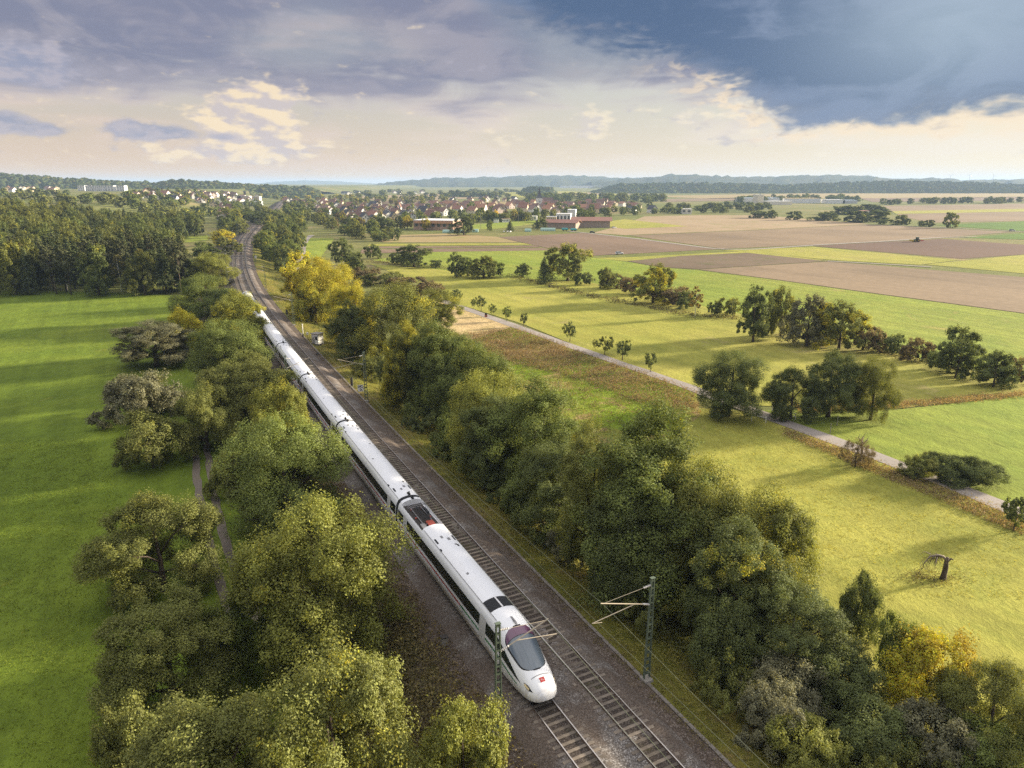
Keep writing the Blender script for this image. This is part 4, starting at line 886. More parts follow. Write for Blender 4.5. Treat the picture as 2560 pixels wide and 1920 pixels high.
def row(L, group=None, cat='tree', scale=D_):
    for name, kind, px, py, w, h, col, au, label in L:
        tree_px(name, kind, px * scale, py * scale, w * scale, h, col, au, label, cat, group)
OL, GR, DK, YG, YE, BR, GY, OG = (.160, .178, .045), (.142, .180, .046), (.114, .142, .045), (.202, .222, .047), (.54, .42, .035), (.165, .13, .066), (.158, .160, .094), (.32, .26, .04)
# trees and bushes left of the line, nearest last (positions in a 2212-pixel-wide view of the photograph)
row([
 ('broadleaf_tree', 'broad_b', 700, 1405, 370, 12.5, OL, 0.14, 'large olive tree at the very bottom, left of the train nose'),
 ('broadleaf_tree', 'broad_c', 420, 1530, 420, 11, OL, 0.09, 'olive tree filling the bottom corner beside the green meadow'),
 ('broadleaf_tree', 'bushy', 1000, 1520, 200, 7, YG, 0.11, 'small yellow-green tree below the near mast'),
 ('broadleaf_tree', 'broad_a', 685, 1082, 360, 14, YG, 0.14, 'biggest yellow-green tree overlapping the train with orange leaves'),
 ('broadleaf_tree', 'broad_c', 335, 1275, 290, 10, OL, 0.04, 'dull olive tree between the meadow and the biggest tree'),
 ('broadleaf_tree', 'broad_b', 325, 1075, 260, 9.5, OL, 0.11, 'olive tree with yellow tips at the meadow edge'),
 ('broadleaf_tree', 'broad_a', 605, 900, 270, 13, GR, 0.10, 'fresh green tree beside the middle of the train'),
 ('broadleaf_tree', 'tall_b', 545, 930, 170, 11, OL, 0.15, 'brownish tree beside the wheel ruts'),
 ('broadleaf_tree', 'broad_b', 595, 822, 130, 12, YG, 0.22, 'yellowing tree leaning over the third carriage'),
 ('broadleaf_tree', 'broad_c', 515, 762, 230, 12, OL, 0.12, 'wide olive tree with a brown top beside the train'),
 ('broadleaf_tree', 'bushy', 315, 895, 165, 7.5, OL, 0.14, 'small golden-tipped tree standing out on the meadow'),
 ('willow', 'bushy_b', 290, 808, 200, 7.5, GY, 0.03, 'grey-brown willow bush sprawling onto the meadow'),
 ('bare_tree', 'tall_b', 325, 695, 165, 9.5, GY, 0.06, 'thin grey-brown tree with visible branches at the meadow edge'),
 ('broadleaf_tree', 'broad_b', 385, 668, 90, 10.5, YG, 0.62, 'yellow-topped tree behind the bare grey one'),
 ('broadleaf_tree', 'broad_a', 485, 690, 175, 12.5, GR, 0.10, 'green tree left of the far half of the train'),
 ('broadleaf_tree', 'broad_c', 520, 620, 130, 13, YG, 0.42, 'yellow-olive tree hiding the tail of the train'),
 ('broadleaf_tree', 'broad_b', 440, 592, 150, 13, GR, 0.10, 'round green tree where the meadow meets the wood'),
 ('broadleaf_tree', 'broad_a', 455, 545, 100, 12, YG, 0.16, 'round yellow-green tree left of the curving tracks'),
 ('broadleaf_tree', 'mid_a', 395, 560, 110, 11, GR, 0.05, 'dark green tree at the corner of the wood'),
 ('broadleaf_tree', 'mid_b', 480, 496, 50, 9, YE, 0.70, 'bright yellow tree left of the far tracks'),
 ('broadleaf_tree', 'mid_c', 500, 520, 45, 7, OL, 0.19, 'small olive bush left of the far tracks'),
 ('broadleaf_tree', 'mid_a', 440, 522, 60, 9, GR, 0.06, 'green bush below the small clearing'),
 ('broadleaf_tree', 'mid_b', 515, 478, 40, 9, OL, 0.12, 'olive tree left of the far bend'),
 ('broadleaf_tree', 'mid_c', 495, 448, 60, 15, YG, 0.19, 'tall pale yellow-green poplar before the white apartment block'),
 ('broadleaf_tree', 'mid_a', 540, 452, 50, 12, GR, 0.07, 'green tree below the white apartment block'),
 ('broadleaf_tree', 'mid_b', 560, 458, 45, 11, DK, 0.06, 'dark tree beside the vanishing tracks'),
 ('broadleaf_tree', 'mid_a', 575, 446, 40, 12, OL, 0.12, 'olive tree above the vanishing tracks'),
 ('broadleaf_tree', 'broad_b', 430, 830, 150, 10, OL, .10, 'shaded olive tree between the two rows left of the train'),
 ('broadleaf_tree', 'bushy_b', 260, 1520, 200, 6, OL, .10, 'low olive bush at the meadow edge near the bottom corner'),
 ('broadleaf_tree', 'bushy', 495, 1290, 150, 7.5, GR, .08, 'low green tree standing over the wheel ruts'),
 ('broadleaf_tree', 'bushy_b', 480, 1000, 90, 4.5, OL, .08, 'small olive bush at the far end of the wheel ruts'),
], 'trees left of the railway')
# right of the line
row([
 ('broadleaf_tree', 'mid_a', 655, 545, 123, 15.9, (.36, .32, .035), .66, 'brilliant yellow tree, farthest of the golden group'),
 ('broadleaf_tree', 'broad_a', 700, 560, 146, 17.0, (.36, .32, .035), .60, 'tall golden tree right of the tracks'),
 ('broadleaf_tree', 'broad_b', 620, 585, 101, 12.7, YG, .45, 'yellow bush tree beside the far mast'),
 ('broadleaf_tree', 'broad_c', 760, 605, 123, 15.9, (.30, .28, .035), .62, 'orange-yellow tree behind the hut'),
 ('broadleaf_tree', 'tall_a', 690, 640, 101, 12.7, DK, .1, 'dark green tree right behind the hut'),
 ('broadleaf_tree', 'broad_a', 850, 612, 190, 17.0, OL, .30, 'broad green and gold tree above the hut'),
 ('broadleaf_tree', 'tall_b', 935, 625, 134, 14.8, OL, .20, 'olive tree at the edge of the dry mown patch'),
 ('broadleaf_tree', 'tall_a', 760, 690, 101, 14.8, OL, .45, 'golden-leaved tree over the walkway below the hut'),
 ('broadleaf_tree', 'broad_c', 830, 700, 134, 13.8, DK, .05, 'dark bluish tree beside the kilometre mast'),
 ('broadleaf_tree', 'tall_a', 950, 700, 190, 15.9, GR, .10, 'tall leafy green tree right of the kilometre mast'),
 ('broadleaf_tree', 'broad_b', 1020, 745, 179, 13.8, GR, .12, 'green tree beside the rough pasture'),
 ('broadleaf_tree', 'broad_a', 1060, 800, 202, 13.8, YG, .14, 'lit yellow-green tree in the middle of the right-hand row'),
 ('broadleaf_tree', 'tall_b', 960, 850, 168, 11.7, DK, .06, 'dark tree overhanging the verge in the middle of the row'),
 ('broadleaf_tree', 'tall_a', 1165, 815, 235, 15.9, GR, .10, 'large green tree opposite the second carriage'),
 ('broadleaf_tree', 'broad_c', 1095, 930, 213, 11.7, DK, .08, 'deep green tree below the large one at the verge'),
 ('broadleaf_tree', 'tall_a', 1290, 920, 168, 14.8, OL, .16, 'olive tree behind the tallest right-hand tree'),
 ('broadleaf_tree', 'tall_a', 1410, 885, 302, 18.0, GR, .12, 'tallest dark green tree right of the front carriage'),
 ('broadleaf_tree', 'broad_c', 1340, 1010, 213, 12.7, DK, .10, 'dark lower tree with a bare trunk behind the near mast'),
 ('broadleaf_tree', 'broad_a', 1510, 985, 235, 14.8, OL, .24, 'wide olive tree with orange leaves beside the near meadow'),
 ('broadleaf_tree', 'broad_b', 1660, 1050, 235, 12.7, OL, .16, 'spreading tree leaning out over the near meadow'),
 ('broadleaf_tree', 'tall_b', 1600, 1130, 224, 11.7, DK, .18, 'dark tangled tree right of the near mast'),
 ('broadleaf_tree', 'bushy', 1870, 1245, 100, 6.5, DK, .08, 'ivy-dark upright bush at the meadow edge'),
 ('broadleaf_tree', 'broad_c', 1730, 1270, 235, 8.5, DK, .14, 'dark low tree in the near thicket'),
 ('broadleaf_tree', 'bushy', 2025, 1365, 190, 7, OG, .55, 'orange-yellow bush in the bottom thicket'),
 ('broadleaf_tree', 'bushy_b', 1960, 1340, 120, 6, GR, .10, 'green bush left of the orange one'),
 ('broadleaf_tree', 'broad_b', 2170, 1440, 213, 7.4, OL, .12, 'olive bush at the bottom right edge of the thicket'),
 ('broadleaf_tree', 'bushy', 1560, 1300, 160, 6.5, DK, .10, 'dark bush beside the foot of the near mast'),
 ('broadleaf_tree', 'bushy_b', 1480, 1180, 110, 6, DK, .08, 'shaded bush behind the near mast top'),
], 'trees right of the railway')
row([
 ('shrub', 'thicket', 1170, 1145, 130, 3.2, GY, .0, 'pale grey-leaved shrub on the verge'),
 ('shrub', 'bushy_b', 1000, 1000, 130, 4, DK, .05, 'dark shrub on the verge opposite the second carriage'),
 ('shrub', 'bushy', 1240, 1080, 120, 5, DK, .08, 'green shrub between the verge and the tall trees'),
 ('shrub', 'thicket', 900, 880, 120, 3.5, DK, .05, 'dark bramble shrub beside the kilometre mast foot'),
 ('shrub', 'thicket', 1340, 1290, 130, 3, OL, .10, 'olive bramble beside the near mast cantilever'),
 ('shrub', 'bushy_b', 1700, 1420, 220, 4.5, GY, .10, 'grey-green shrub in the bottom thicket'),
 ('shrub', 'bushy', 1830, 1400, 180, 5, DK, .12, 'dark green shrub left of the orange bush'),
 ('shrub', 'bushy_b', 1620, 1490, 210, 4, GY, .08, 'dusty grey shrub near the bottom edge'),
 ('shrub', 'thicket', 1540, 1440, 160, 3, OL, .12, 'low olive shrub right of the near mast foot'),
 ('shrub', 'bushy_b', 1720, 1560, 190, 3.5, YG, .15, 'yellow-green shrub at the bottom edge'),
 ('shrub', 'bushy', 1880, 1510, 200, 4.5, DK, .10, 'dark shrub at the bottom right'),
 ('shrub', 'bushy_b', 2040, 1530, 220, 4, GY, .08, 'grey-olive shrub below the orange bush'),
 ('shrub', 'bushy', 2160, 1570, 180, 4, GR, .10, 'green shrub in the bottom right corner'),
 ('shrub', 'thicket', 1850, 1620, 220, 3, OL, .10, 'low shrub on the bottom edge of the thicket'),
 ('shrub', 'thicket', 2000, 1640, 220, 3, OL, .20, 'low gold-flecked shrub on the bottom edge'),
 ('shrub', 'bushy', 885, 800, 120, 6, DK, .08, 'dark shrub right behind the kilometre mast'),
 ('shrub', 'bushy_b', 985, 905, 150, 5.5, GR, .06, 'green shrub closing the gap beside the verge'),
 ('shrub', 'bushy', 1065, 1010, 140, 6, GR, .06, 'green shrub below the deep green tree at the verge'),
 ('shrub', 'bushy_b', 800, 770, 90, 4.5, OL, .12, 'olive shrub between the hut and the kilometre mast'),
 ('shrub', 'bushy', 1290, 1190, 130, 5.5, DK, .06, 'dark shrub behind the pale grey-leaved one'),
], 'shrubs right of the railway', 'shrub')
# single trees and bushes of the right-hand meadows
row([
 ('broadleaf_tree', 'broad_a', 1585, 757, 165, 11, DK, .14, 'dark round tree left of the lane'),
 ('broadleaf_tree', 'broad_b', 1720, 795, 110, 8.5, DK, .06, 'grey-green tree at the fence by the lane'),
 ('broadleaf_tree', 'broad_c', 1808, 752, 140, 11.5, DK, .12, 'tallest dark tree of the group by the lane'),
 ('broadleaf_tree', 'broad_a', 1900, 770, 100, 10.5, OL, .14, 'right-hand tree of the group by the lane, branches showing'),
 ('bare_tree', 'sparse', 1857, 945, 75, 4.2, BR, .10, 'scraggy brown thorn tree beside the lane'),
 ('shrub', 'bushy_b', 2000, 985, 100, 3.0, OL, .25, 'left end of the hedge bush beside the lane, gold-tipped'),
 ('shrub', 'bushy_b', 2060, 985, 130, 3.2, DK, .04, 'middle of the long brown-green bush beside the lane'),
 ('shrub', 'bushy', 2125, 995, 110, 3.3, DK, .04, 'right end of the long bush beside the lane'),
 ('orchard_tree', 'orchard', 2205, 1075, 70, 4, DK, .05, 'small round tree cut by the right edge'),
], None)
# hedgerow across the middle
row([
 ('hedge_tree', 'mid_c', 735, 515, 50, 12.3, DK, .08, 'dark tree beside the small bright field'),
 ('hedge_tree', 'mid_a', 765, 545, 62, 10.1, DK, .05, 'dark conifer-like tree behind the golden group'),
 ('hedge_tree', 'mid_bush', 805, 530, 45, 6.7, DK, .05, 'dark bush right of the small bright field'),
 ('hedge_tree', 'mid_a', 893, 528, 84, 10.1, DK, .04, 'round blue-green tree at the start of the hedgerow'),
 ('hedge_tree', 'mid_bush', 860, 545, 45, 5.6, DK, .05, 'dark bush left of the blue-green tree'),
 ('hedge_tree', 'mid_bush', 942, 562, 34, 3.4, DK, .05, 'small round hedge bush'),
 ('hedge_tree', 'mid_c', 985, 545, 36, 10.1, DK, .04, 'narrow dark hedge tree'),
 ('hedge_tree', 'mid_b', 1010, 555, 45, 7.8, GR, .08, 'green hedge tree right of the narrow one'),
 ('hedge_tree', 'mid_a', 1045, 552, 67, 9.0, OL, .18, 'olive hedge tree of the third clump'),
 ('hedge_tree', 'mid_bush', 1070, 565, 45, 6.2, GR, .1, 'low green bush ending the third clump'),
 ('hedge_tree', 'mid_b', 1130, 568, 34, 5.6, DK, .05, 'round dark bush alone in the hedgerow'),
 ('hedge_tree', 'spruce_a', 1176, 555, 36, 10.1, DK, .0, 'dark pointed spruce beside the big willow'),
 ('hedge_tree', 'mid_a', 1228, 525, 110, 14.6, OL, .25, 'big round golden-green willow in the hedgerow'),
 ('hedge_tree', 'mid_bush', 1262, 590, 45, 4.5, DK, .1, 'brown-green bush at the foot of the willow'),
 ('hedge_tree', 'mid_b', 1315, 578, 50, 7.8, OL, .15, 'olive tree right of the big willow'),
 ('hedge_tree', 'mid_bush', 1325, 595, 56, 4.5, BR, .05, 'brown bush under the olive tree'),
 ('hedge_tree', 'mid_b', 1415, 570, 90, 12.3, YG, .42, 'yellow-leaved tree in the middle of the hedgerow'),
 ('hedge_tree', 'mid_bush', 1372, 600, 78, 5.6, BR, .1, 'russet bush left of the yellow tree'),
 ('hedge_tree', 'mid_bush', 1450, 620, 90, 5.6, BR, .1, 'russet bush right of the yellow tree'),
 ('hedge_tree', 'mid_bush', 1485, 632, 56, 5.0, DK, .05, 'dark bush near the pale sapling'),
 ('hedge_tree', 'birch', 1505, 618, 29, 9.0, (.30, .24, .08), .2, 'pale straw-coloured sapling in the hedgerow'),
 ('hedge_tree', 'mid_bush', 1575, 645, 50, 5.0, OL, .15, 'olive bush right of the sapling'),
 ('hedge_tree', 'mid_bush', 1545, 655, 34, 3.4, DK, .1, 'tiny bush in the gap of the hedgerow'),
 ('hedge_tree', 'mid_c', 1638, 618, 67, 13.4, DK, .04, 'tall dark pair of trees starting the big clump'),
 ('hedge_tree', 'mid_bush', 1660, 650, 56, 9.0, OL, .2, 'brownish bush tree in the big clump'),
 ('hedge_tree', 'mid_b', 1697, 620, 67, 12.3, OL, .26, 'gold-green tree in the big clump'),
 ('hedge_tree', 'mid_a', 1755, 635, 101, 12.3, GY, .05, 'grey-green tree in the middle of the big clump'),
 ('hedge_tree', 'mid_b', 1825, 650, 112, 11.2, OL, .42, 'yellow-topped tree ending the big clump'),
 ('hedge_tree', 'mid_bush', 1780, 700, 78, 4.5, DK, .0, 'dark undergrowth bush below the big clump'),
 ('hedge_tree', 'mid_bush', 1885, 712, 78, 5.0, BR, .05, 'brown bush right of the big clump'),
 ('hedge_tree', 'mid_bush', 1925, 722, 67, 4.5, DK, .08, 'second brown-green bush right of the big clump'),
 ('hedge_tree', 'mid_bush', 1985, 735, 78, 4.5, BR, .08, 'russet bush before the round dark tree'),
 ('hedge_tree', 'mid_a', 2085, 707, 112, 10.1, DK, .10, 'round dark tree near the right end of the hedgerow'),
 ('hedge_tree', 'mid_bush', 2040, 760, 78, 3.9, DK, .08, 'low bush under the round dark tree'),
 ('hedge_tree', 'mid_b', 2160, 760, 84, 6.7, DK, .05, 'small dark tree at the right end of the hedgerow'),
 ('hedge_tree', 'mid_bush', 2205, 775, 67, 5.0, BR, .05, 'brown bush cut by the right edge'),
 ('hedge_tree', 'mid_bush', 930, 615, 67, 5.0, BR, .08, 'russet bush beside the start of the lane'),
 ('hedge_tree', 'mid_bush', 880, 600, 101, 5.0, BR, .12, 'long brown bush behind the golden trees'),
 ('hedge_tree', 'mid_bush', 830, 590, 90, 4.5, OL, .1, 'olive bush left of the russet ones'),
 ('hedge_tree', 'mid_bush', 790, 580, 78, 5.6, BR, .1, 'brown bush above the golden trees'),
], 'trees and bushes of the hedgerow')
row([
 ('orchard_tree', 'orchard', 962, 632, 14, 3.2, GR, .05, 'farthest fruit tree of the row along the lane'),
 ('orchard_tree', 'orchard', 985, 625, 32, 4.4, DK, .05, 'wide-headed fruit tree, second from the far end'),
 ('orchard_tree', 'orchard', 1022, 645, 12, 3.2, GR, .05, 'thin young fruit tree, third from the far end'),
 ('orchard_tree', 'orchard', 1039, 640, 25, 4.4, DK, .05, 'round fruit tree, fourth from the far end'),
 ('orchard_tree', 'orchard', 1065, 657, 18, 3.5, GR, .08, 'small pale fruit tree, fifth from the far end'),
 ('orchard_tree', 'orchard', 1095, 663, 25, 4.0, GR, .05, 'round fruit tree, sixth from the far end'),
 ('orchard_tree', 'orchard', 1131, 677, 20, 3.6, DK, .04, 'small dark fruit tree, seventh from the far end'),
 ('orchard_tree', 'orchard', 1232, 698, 32, 4.6, DK, .04, 'lone dark fruit tree in the middle of the row'),
 ('orchard_tree', 'orchard', 1287, 733, 12, 2.6, OL, .1, 'tiny sapling between two fruit trees'),
 ('orchard_tree', 'orchard', 1308, 727, 36, 4.2, OL, .10, 'thin-leaved fruit tree, third from the near end'),
 ('orchard_tree', 'orchard', 1346, 737, 42, 4.2, DK, .04, 'dense spreading fruit tree, second from the near end'),
 ('orchard_tree', 'orchard', 1408, 762, 30, 4.0, DK, .04, 'nearest fruit tree of the row along the lane'),
], 'fruit trees along the lane')
# ------------------------------------------------------------------ the wood behind the left meadow
CWORD = [(OL, 'olive'), (GR, 'green'), (DK, 'dark green'), (YG, 'yellow-green'), (YE, 'yellow'), (BR, 'brown'), (GY, 'grey-green'), (OG, 'orange')]
def CW(c): return next((w for k, w in CWORD if k == c), 'dark red')
def WP(x, y):                                        # where along the wood edge a trunk stands
    px = 1280 + FPX * x / (y * math.cos(PITCH) + 30 * math.sin(PITCH)); return 'at the far left end' if px < 50 else 'left of the white birches' if px < 125 else 'behind the white birches' if px < 185 else 'right of the white birches' if px < 270 else 'towards the blue-green tree' if px < 345 else 'beside the blue-green tree'
r_ = random.Random(5)
FB = lambda y: float(np.interp(y, [240, 330, 420, 520], [-112, -150, -212, -232]))
n_ = 0; rows_y = 240.0
while rows_y < 540:
    near = rows_y < 285; x = -.80 * rows_y - 6 + r_.uniform(0, 5); step = 6.2 if near else 10.5
    while x < FB(rows_y):
        xx, yy = x + r_.uniform(-2, 2), rows_y + r_.uniform(-2.5, 2.5); z = float(land(xx, yy)); u = r_.random(); warmside = xx < -.62 * yy
        if near and u < .42: tree('spruce', r_.choice(['spruce_a', 'spruce_b']), xx, yy, z, r_.uniform(15, 20), r_.uniform(2.6, 3.6), (.072, .094, .036), .05, 'dark spruce %s in the %s of the wood' % (WP(xx, yy), 'first row' if yy < 250 else 'second rows'), 'tree', 'spruces at the front of the wood')
        elif near and u < .74: tree('pine', 'pine', xx, yy, z, r_.uniform(15, 19), r_.uniform(2.8, 3.8), (.085, .094, .042), .1, 'thin-trunked pine %s in the %s of the wood' % (WP(xx, yy), 'first row' if yy < 250 else 'second rows'), 'tree', 'pines at the front of the wood')
        elif near and u < .86: tree('birch', 'birch', xx, yy, z, r_.uniform(13, 17), r_.uniform(2.2, 3.0), (.15, .14, .045), .15, 'pale-trunked birch %s in the %s of the wood' % (WP(xx, yy), 'first row' if yy < 250 else 'second rows'), 'tree', 'birches at the front of the wood')
        elif not near and u < .22: tree('spruce', r_.choice(['spruce_a', 'spruce_b']), xx, yy, z, r_.uniform(15, 19), r_.uniform(3, 4), (.072, .094, .036), .05, 'dark spruce rising among the deep crowns of the wood', 'tree', 'spruces deep in the wood')
        else:
            c = r_.choice([OL, GR, DK, GR] if not warmside else [OL, YG, OL, GR]); tree('forest_tree', r_.choice(['mid_a', 'mid_b', 'mid_c']), xx, yy, z, r_.uniform(13, 18), r_.uniform(5, 6.8), tuple(v * .78 for v in c), r_.uniform(.0, .2) if warmside else r_.uniform(0, .2), '%s broadleaf crown packed into the %s of the wood, %s' % (CW(c), 'front' if yy < 300 else 'middle' if yy < 400 else 'back', 'by the left picture edge' if xx < -.66 * yy else 'in its middle stretch' if xx < -.54 * yy else 'near its right end'), 'tree', 'broadleaf trees of the wood')
        x += step * r_.uniform(.8, 1.2); n_ += 1
    rows_y += 7.0 if near else 12.0
for px, py, k in ((130, 722, 0), (173, 724, 1), (68, 716, 2)):
    x, y, z = on_land(px, py); tree('birch', 'birch', x, y - 1, z, 14 + k, 2.4, (.17, .155, .05), .2, ['leaning white-trunked birch at the meadow edge, left of two', 'white-trunked birch at the meadow edge, right of two', 'slim birch at the far left of the wood edge'][k], tilt=R(4) * (1 if k else -1))
for px, py, w, h, c, lb in ((360, 725, 80, 12, (.085, .13, .055), 'blue-green spreading tree at the right end of the wood edge'), (410, 690, 60, 10, GR, 'low green tree between the wood and the yellow-green round tree'), (250, 726, 60, 5, BR, 'brown bush at the foot of the wood, right of the birches'), (60, 726, 60, 4, BR, 'brown bush at the foot of the wood, far left')):
    x, y, z = on_land(px, py); tree('broadleaf_tree' if h > 6 else 'shrub', 'mid_b' if h > 6 else 'mid_bush', x, y, z, h, w / 2 * depth_of(x, y, z) / FPX, c, .05, lb, 'tree' if h > 6 else 'shrub')
# belt of trees along the far line and towards the village
def scatter(n, poly, kinds, hs, rs, cols, au, name, label, group, cat='tree', seed=1, mind=5.0, parts=True):
    q = random.Random(seed); xs = [p[0] for p in poly]; ys = [p[1] for p in poly]; got = []; tries = 0
    while len(got) < n and tries < n * 60:
        tries += 1; px, py = q.uniform(min(xs), max(xs)), q.uniform(min(ys), max(ys)); c = False; k = len(poly) - 1
        for a in range(len(poly)):
            if (poly[a][1] > py) != (poly[k][1] > py) and px < (poly[k][0] - poly[a][0]) * (py - poly[a][1]) / (poly[k][1] - poly[a][1]) + poly[a][0]: c = not c
            k = a
        if not c: continue
        x, y, z = on_land(px, py)
        if abs(offset_of(x, y)) < 10 and y < 1500: continue
        if any((x - g[0]) ** 2 + (y - g[1]) ** 2 < mind ** 2 for g in got): continue
        got.append((x, y))
        hh = q.uniform(*hs); cc = q.choice(cols); aa = q.uniform(*au)
        tree(name, q.choice(kinds), x, y, z, hh, q.uniform(*rs), cc, aa, ('tall ' if hh > hs[0] * .35 + hs[1] * .65 else 'low ' if hh < hs[0] * .65 + hs[1] * .35 else '') + CW(cc) + (' gold-flecked ' if aa > .25 else ' ') + label, cat, group, parts=parts)
FAR = ['far_a', 'far_b', 'far_c']; MID = ['mid_a', 'mid_b', 'mid_c']
scatter(60, [(655, 655), (640, 600), (655, 560), (700, 535), (770, 560), (750, 600), (748, 640), (720, 690)], MID, (7, 12), (3.5, 5.5), [GR, OL, DK, GR], (.05, .30), 'broadleaf_tree', 'tree in the belt right of the far tracks', 'belt of trees right of the far tracks', seed=3, mind=7)
scatter(16, [(600, 640), (580, 620), (600, 590), (640, 560), (560, 560), (540, 600), (560, 650)], ['mid_bush', 'mid_b', 'mid_a'], (4, 8), (3, 4.5), [GR, OL, OL], (.1, .35), 'broadleaf_tree', 'bushy tree left of the far tracks', 'bushy trees left of the far tracks', seed=4, mind=7)
scatter(60, [(690, 530), (700, 512), (860, 520), (960, 560), (1000, 575), (900, 600), (840, 590), (780, 560)], MID, (7, 11), (4, 5.5), [GR, OL, DK, BR], (.0, .35), 'broadleaf_tree', 'tree between the far tracks and the village gardens', 'trees before the village gardens', seed=5, mind=9)
scatter(10, [(930, 575), (1010, 560), (1010, 600), (880, 610)], ['mid_bush', 'mid_b'], (4, 7), (3.5, 5), [GR, DK, OL], (.0, .2), 'shrub', 'bush on the village field edge', 'bushes on the village field edge', 'shrub', seed=6, mind=7)
# ------------------------------------------------------------------ buildings
M_WALL = tinted('plaster', .85, .06, .5, .15); M_ROOF = tinted('roof_tiles', .8, .15, 1.5, .4); M_WIN = plain('far_window_glass', (.06, .07, .08), .15, 0, .2, 1, .6)
def house_meshes(k):
    g = k                                                     # ridge height above the eaves, as a share of the wall height
    wv = [(-.5, -.5, 0), (.5, -.5, 0), (.5, .5, 0), (-.5, .5, 0), (-.5, -.5, 1), (.5, -.5, 1), (.5, .5, 1), (-.5, .5, 1), (0, -.5, 1 + g), (0, .5, 1 + g)]
    wf = [(0, 1, 5, 8, 4), (2, 3, 7, 9, 6), (1, 2, 6, 5), (3, 0, 4, 7)]
    e, t, ov = .56, .05, .56; s_ = g / .5; rv = []; rf = []
    for sg in (-1, 1):
        b = len(rv)
        for yy in (-ov, ov): rv += [(0, yy, 1 + g + .02), (sg * e, yy, 1 + g + .02 - s_ * e), (sg * e, yy, 1 + g + .02 - s_ * e + t), (0, yy, 1 + g + .02 + t)]
        rf += [(b + 3, b + 2, b + 6, b + 7), (b, b + 4, b + 5, b + 1), (b + 1, b + 5, b + 6, b + 2), (b, b + 1, b + 2, b + 3), (b + 4, b + 7, b + 6, b + 5)]
    return mesh_np('wall', wv, wf, M_WALL), mesh_np('roof', rv, rf, M_ROOF)
HM = {k: house_meshes(k) for k in (.45, .75, 1.0)}
win_me = MB().box((0, 0, 0), (1, .08, 1)).mesh('window', M_WIN); chim_me = MB().box((0, 0, 0), (.7, .7, 1.6)).mesh('chimney', M_CONC)
WC = {'white': (.74, .72, .68), 'cream': (.68, .58, .40), 'pale pink': (.60, .48, .42), 'grey': (.42, .41, .40), 'yellow': (.68, .52, .24)}
RC = {'red': (.26, .125, .088), 'brown': (.175, .095, .070), 'dark': (.060, .060, .070), 'orange': (.34, .17, .10), 'rust': (.21, .125, .10)}
def house(x, y, z, w, d, h, k, rz, wall, roof, label, group=None, wins=0, chim=False, name='house'):
    t = empty(name, (x, y, z), rz); tag(t, label, 'house', group)
    a = ob('wall', HM[k][0], t, (0, 0, -.6), (0, 0, 0), (w, d, h + .6)); a.color = (*WC[wall], 1)
    b = ob('roof', HM[k][1], t, (0, 0, -.6), (0, 0, 0), (w, d, h + .6)); b.color = (*RC[roof], 1)
    if chim: ob('chimney', chim_me, b, (.18, .2, (1 + k * .64)), (0, 0, 0), (1 / w, 1 / d, 1 / (h + .6)))
    n = 0
    for zz in (1.5, 4.3, h + .9):
        for xx in ((-.25, .25) if zz < h else (0,)):
            if n < wins: ob('window', win_me, t, (xx * w, -d / 2 - .03, zz), (0, 0, 0), (1.2, 1, 1.5)); n += 1
    for yy in (-.28, 0, .28):
        if n < wins: ob('window', win_me, t, (w / 2 + .03, yy * d, 3.6), (0, 0, math.pi / 2), (1.2, 1, 1.4)); n += 1
    return t
placed = []
def house_px(px, py, wpx, ang, k, wall, roof, label, d=11, h=5.2, wins=0, **kw):
    x, y, z = on_land(px, py, f=land); w = wpx * depth_of(x, y, z) / FPX; placed.append((x, y))
    return house(x, y, z, w, d, h, k, R(ang) - math.atan2(x, y) * 0, wall, roof, label, None, wins, True, **kw)
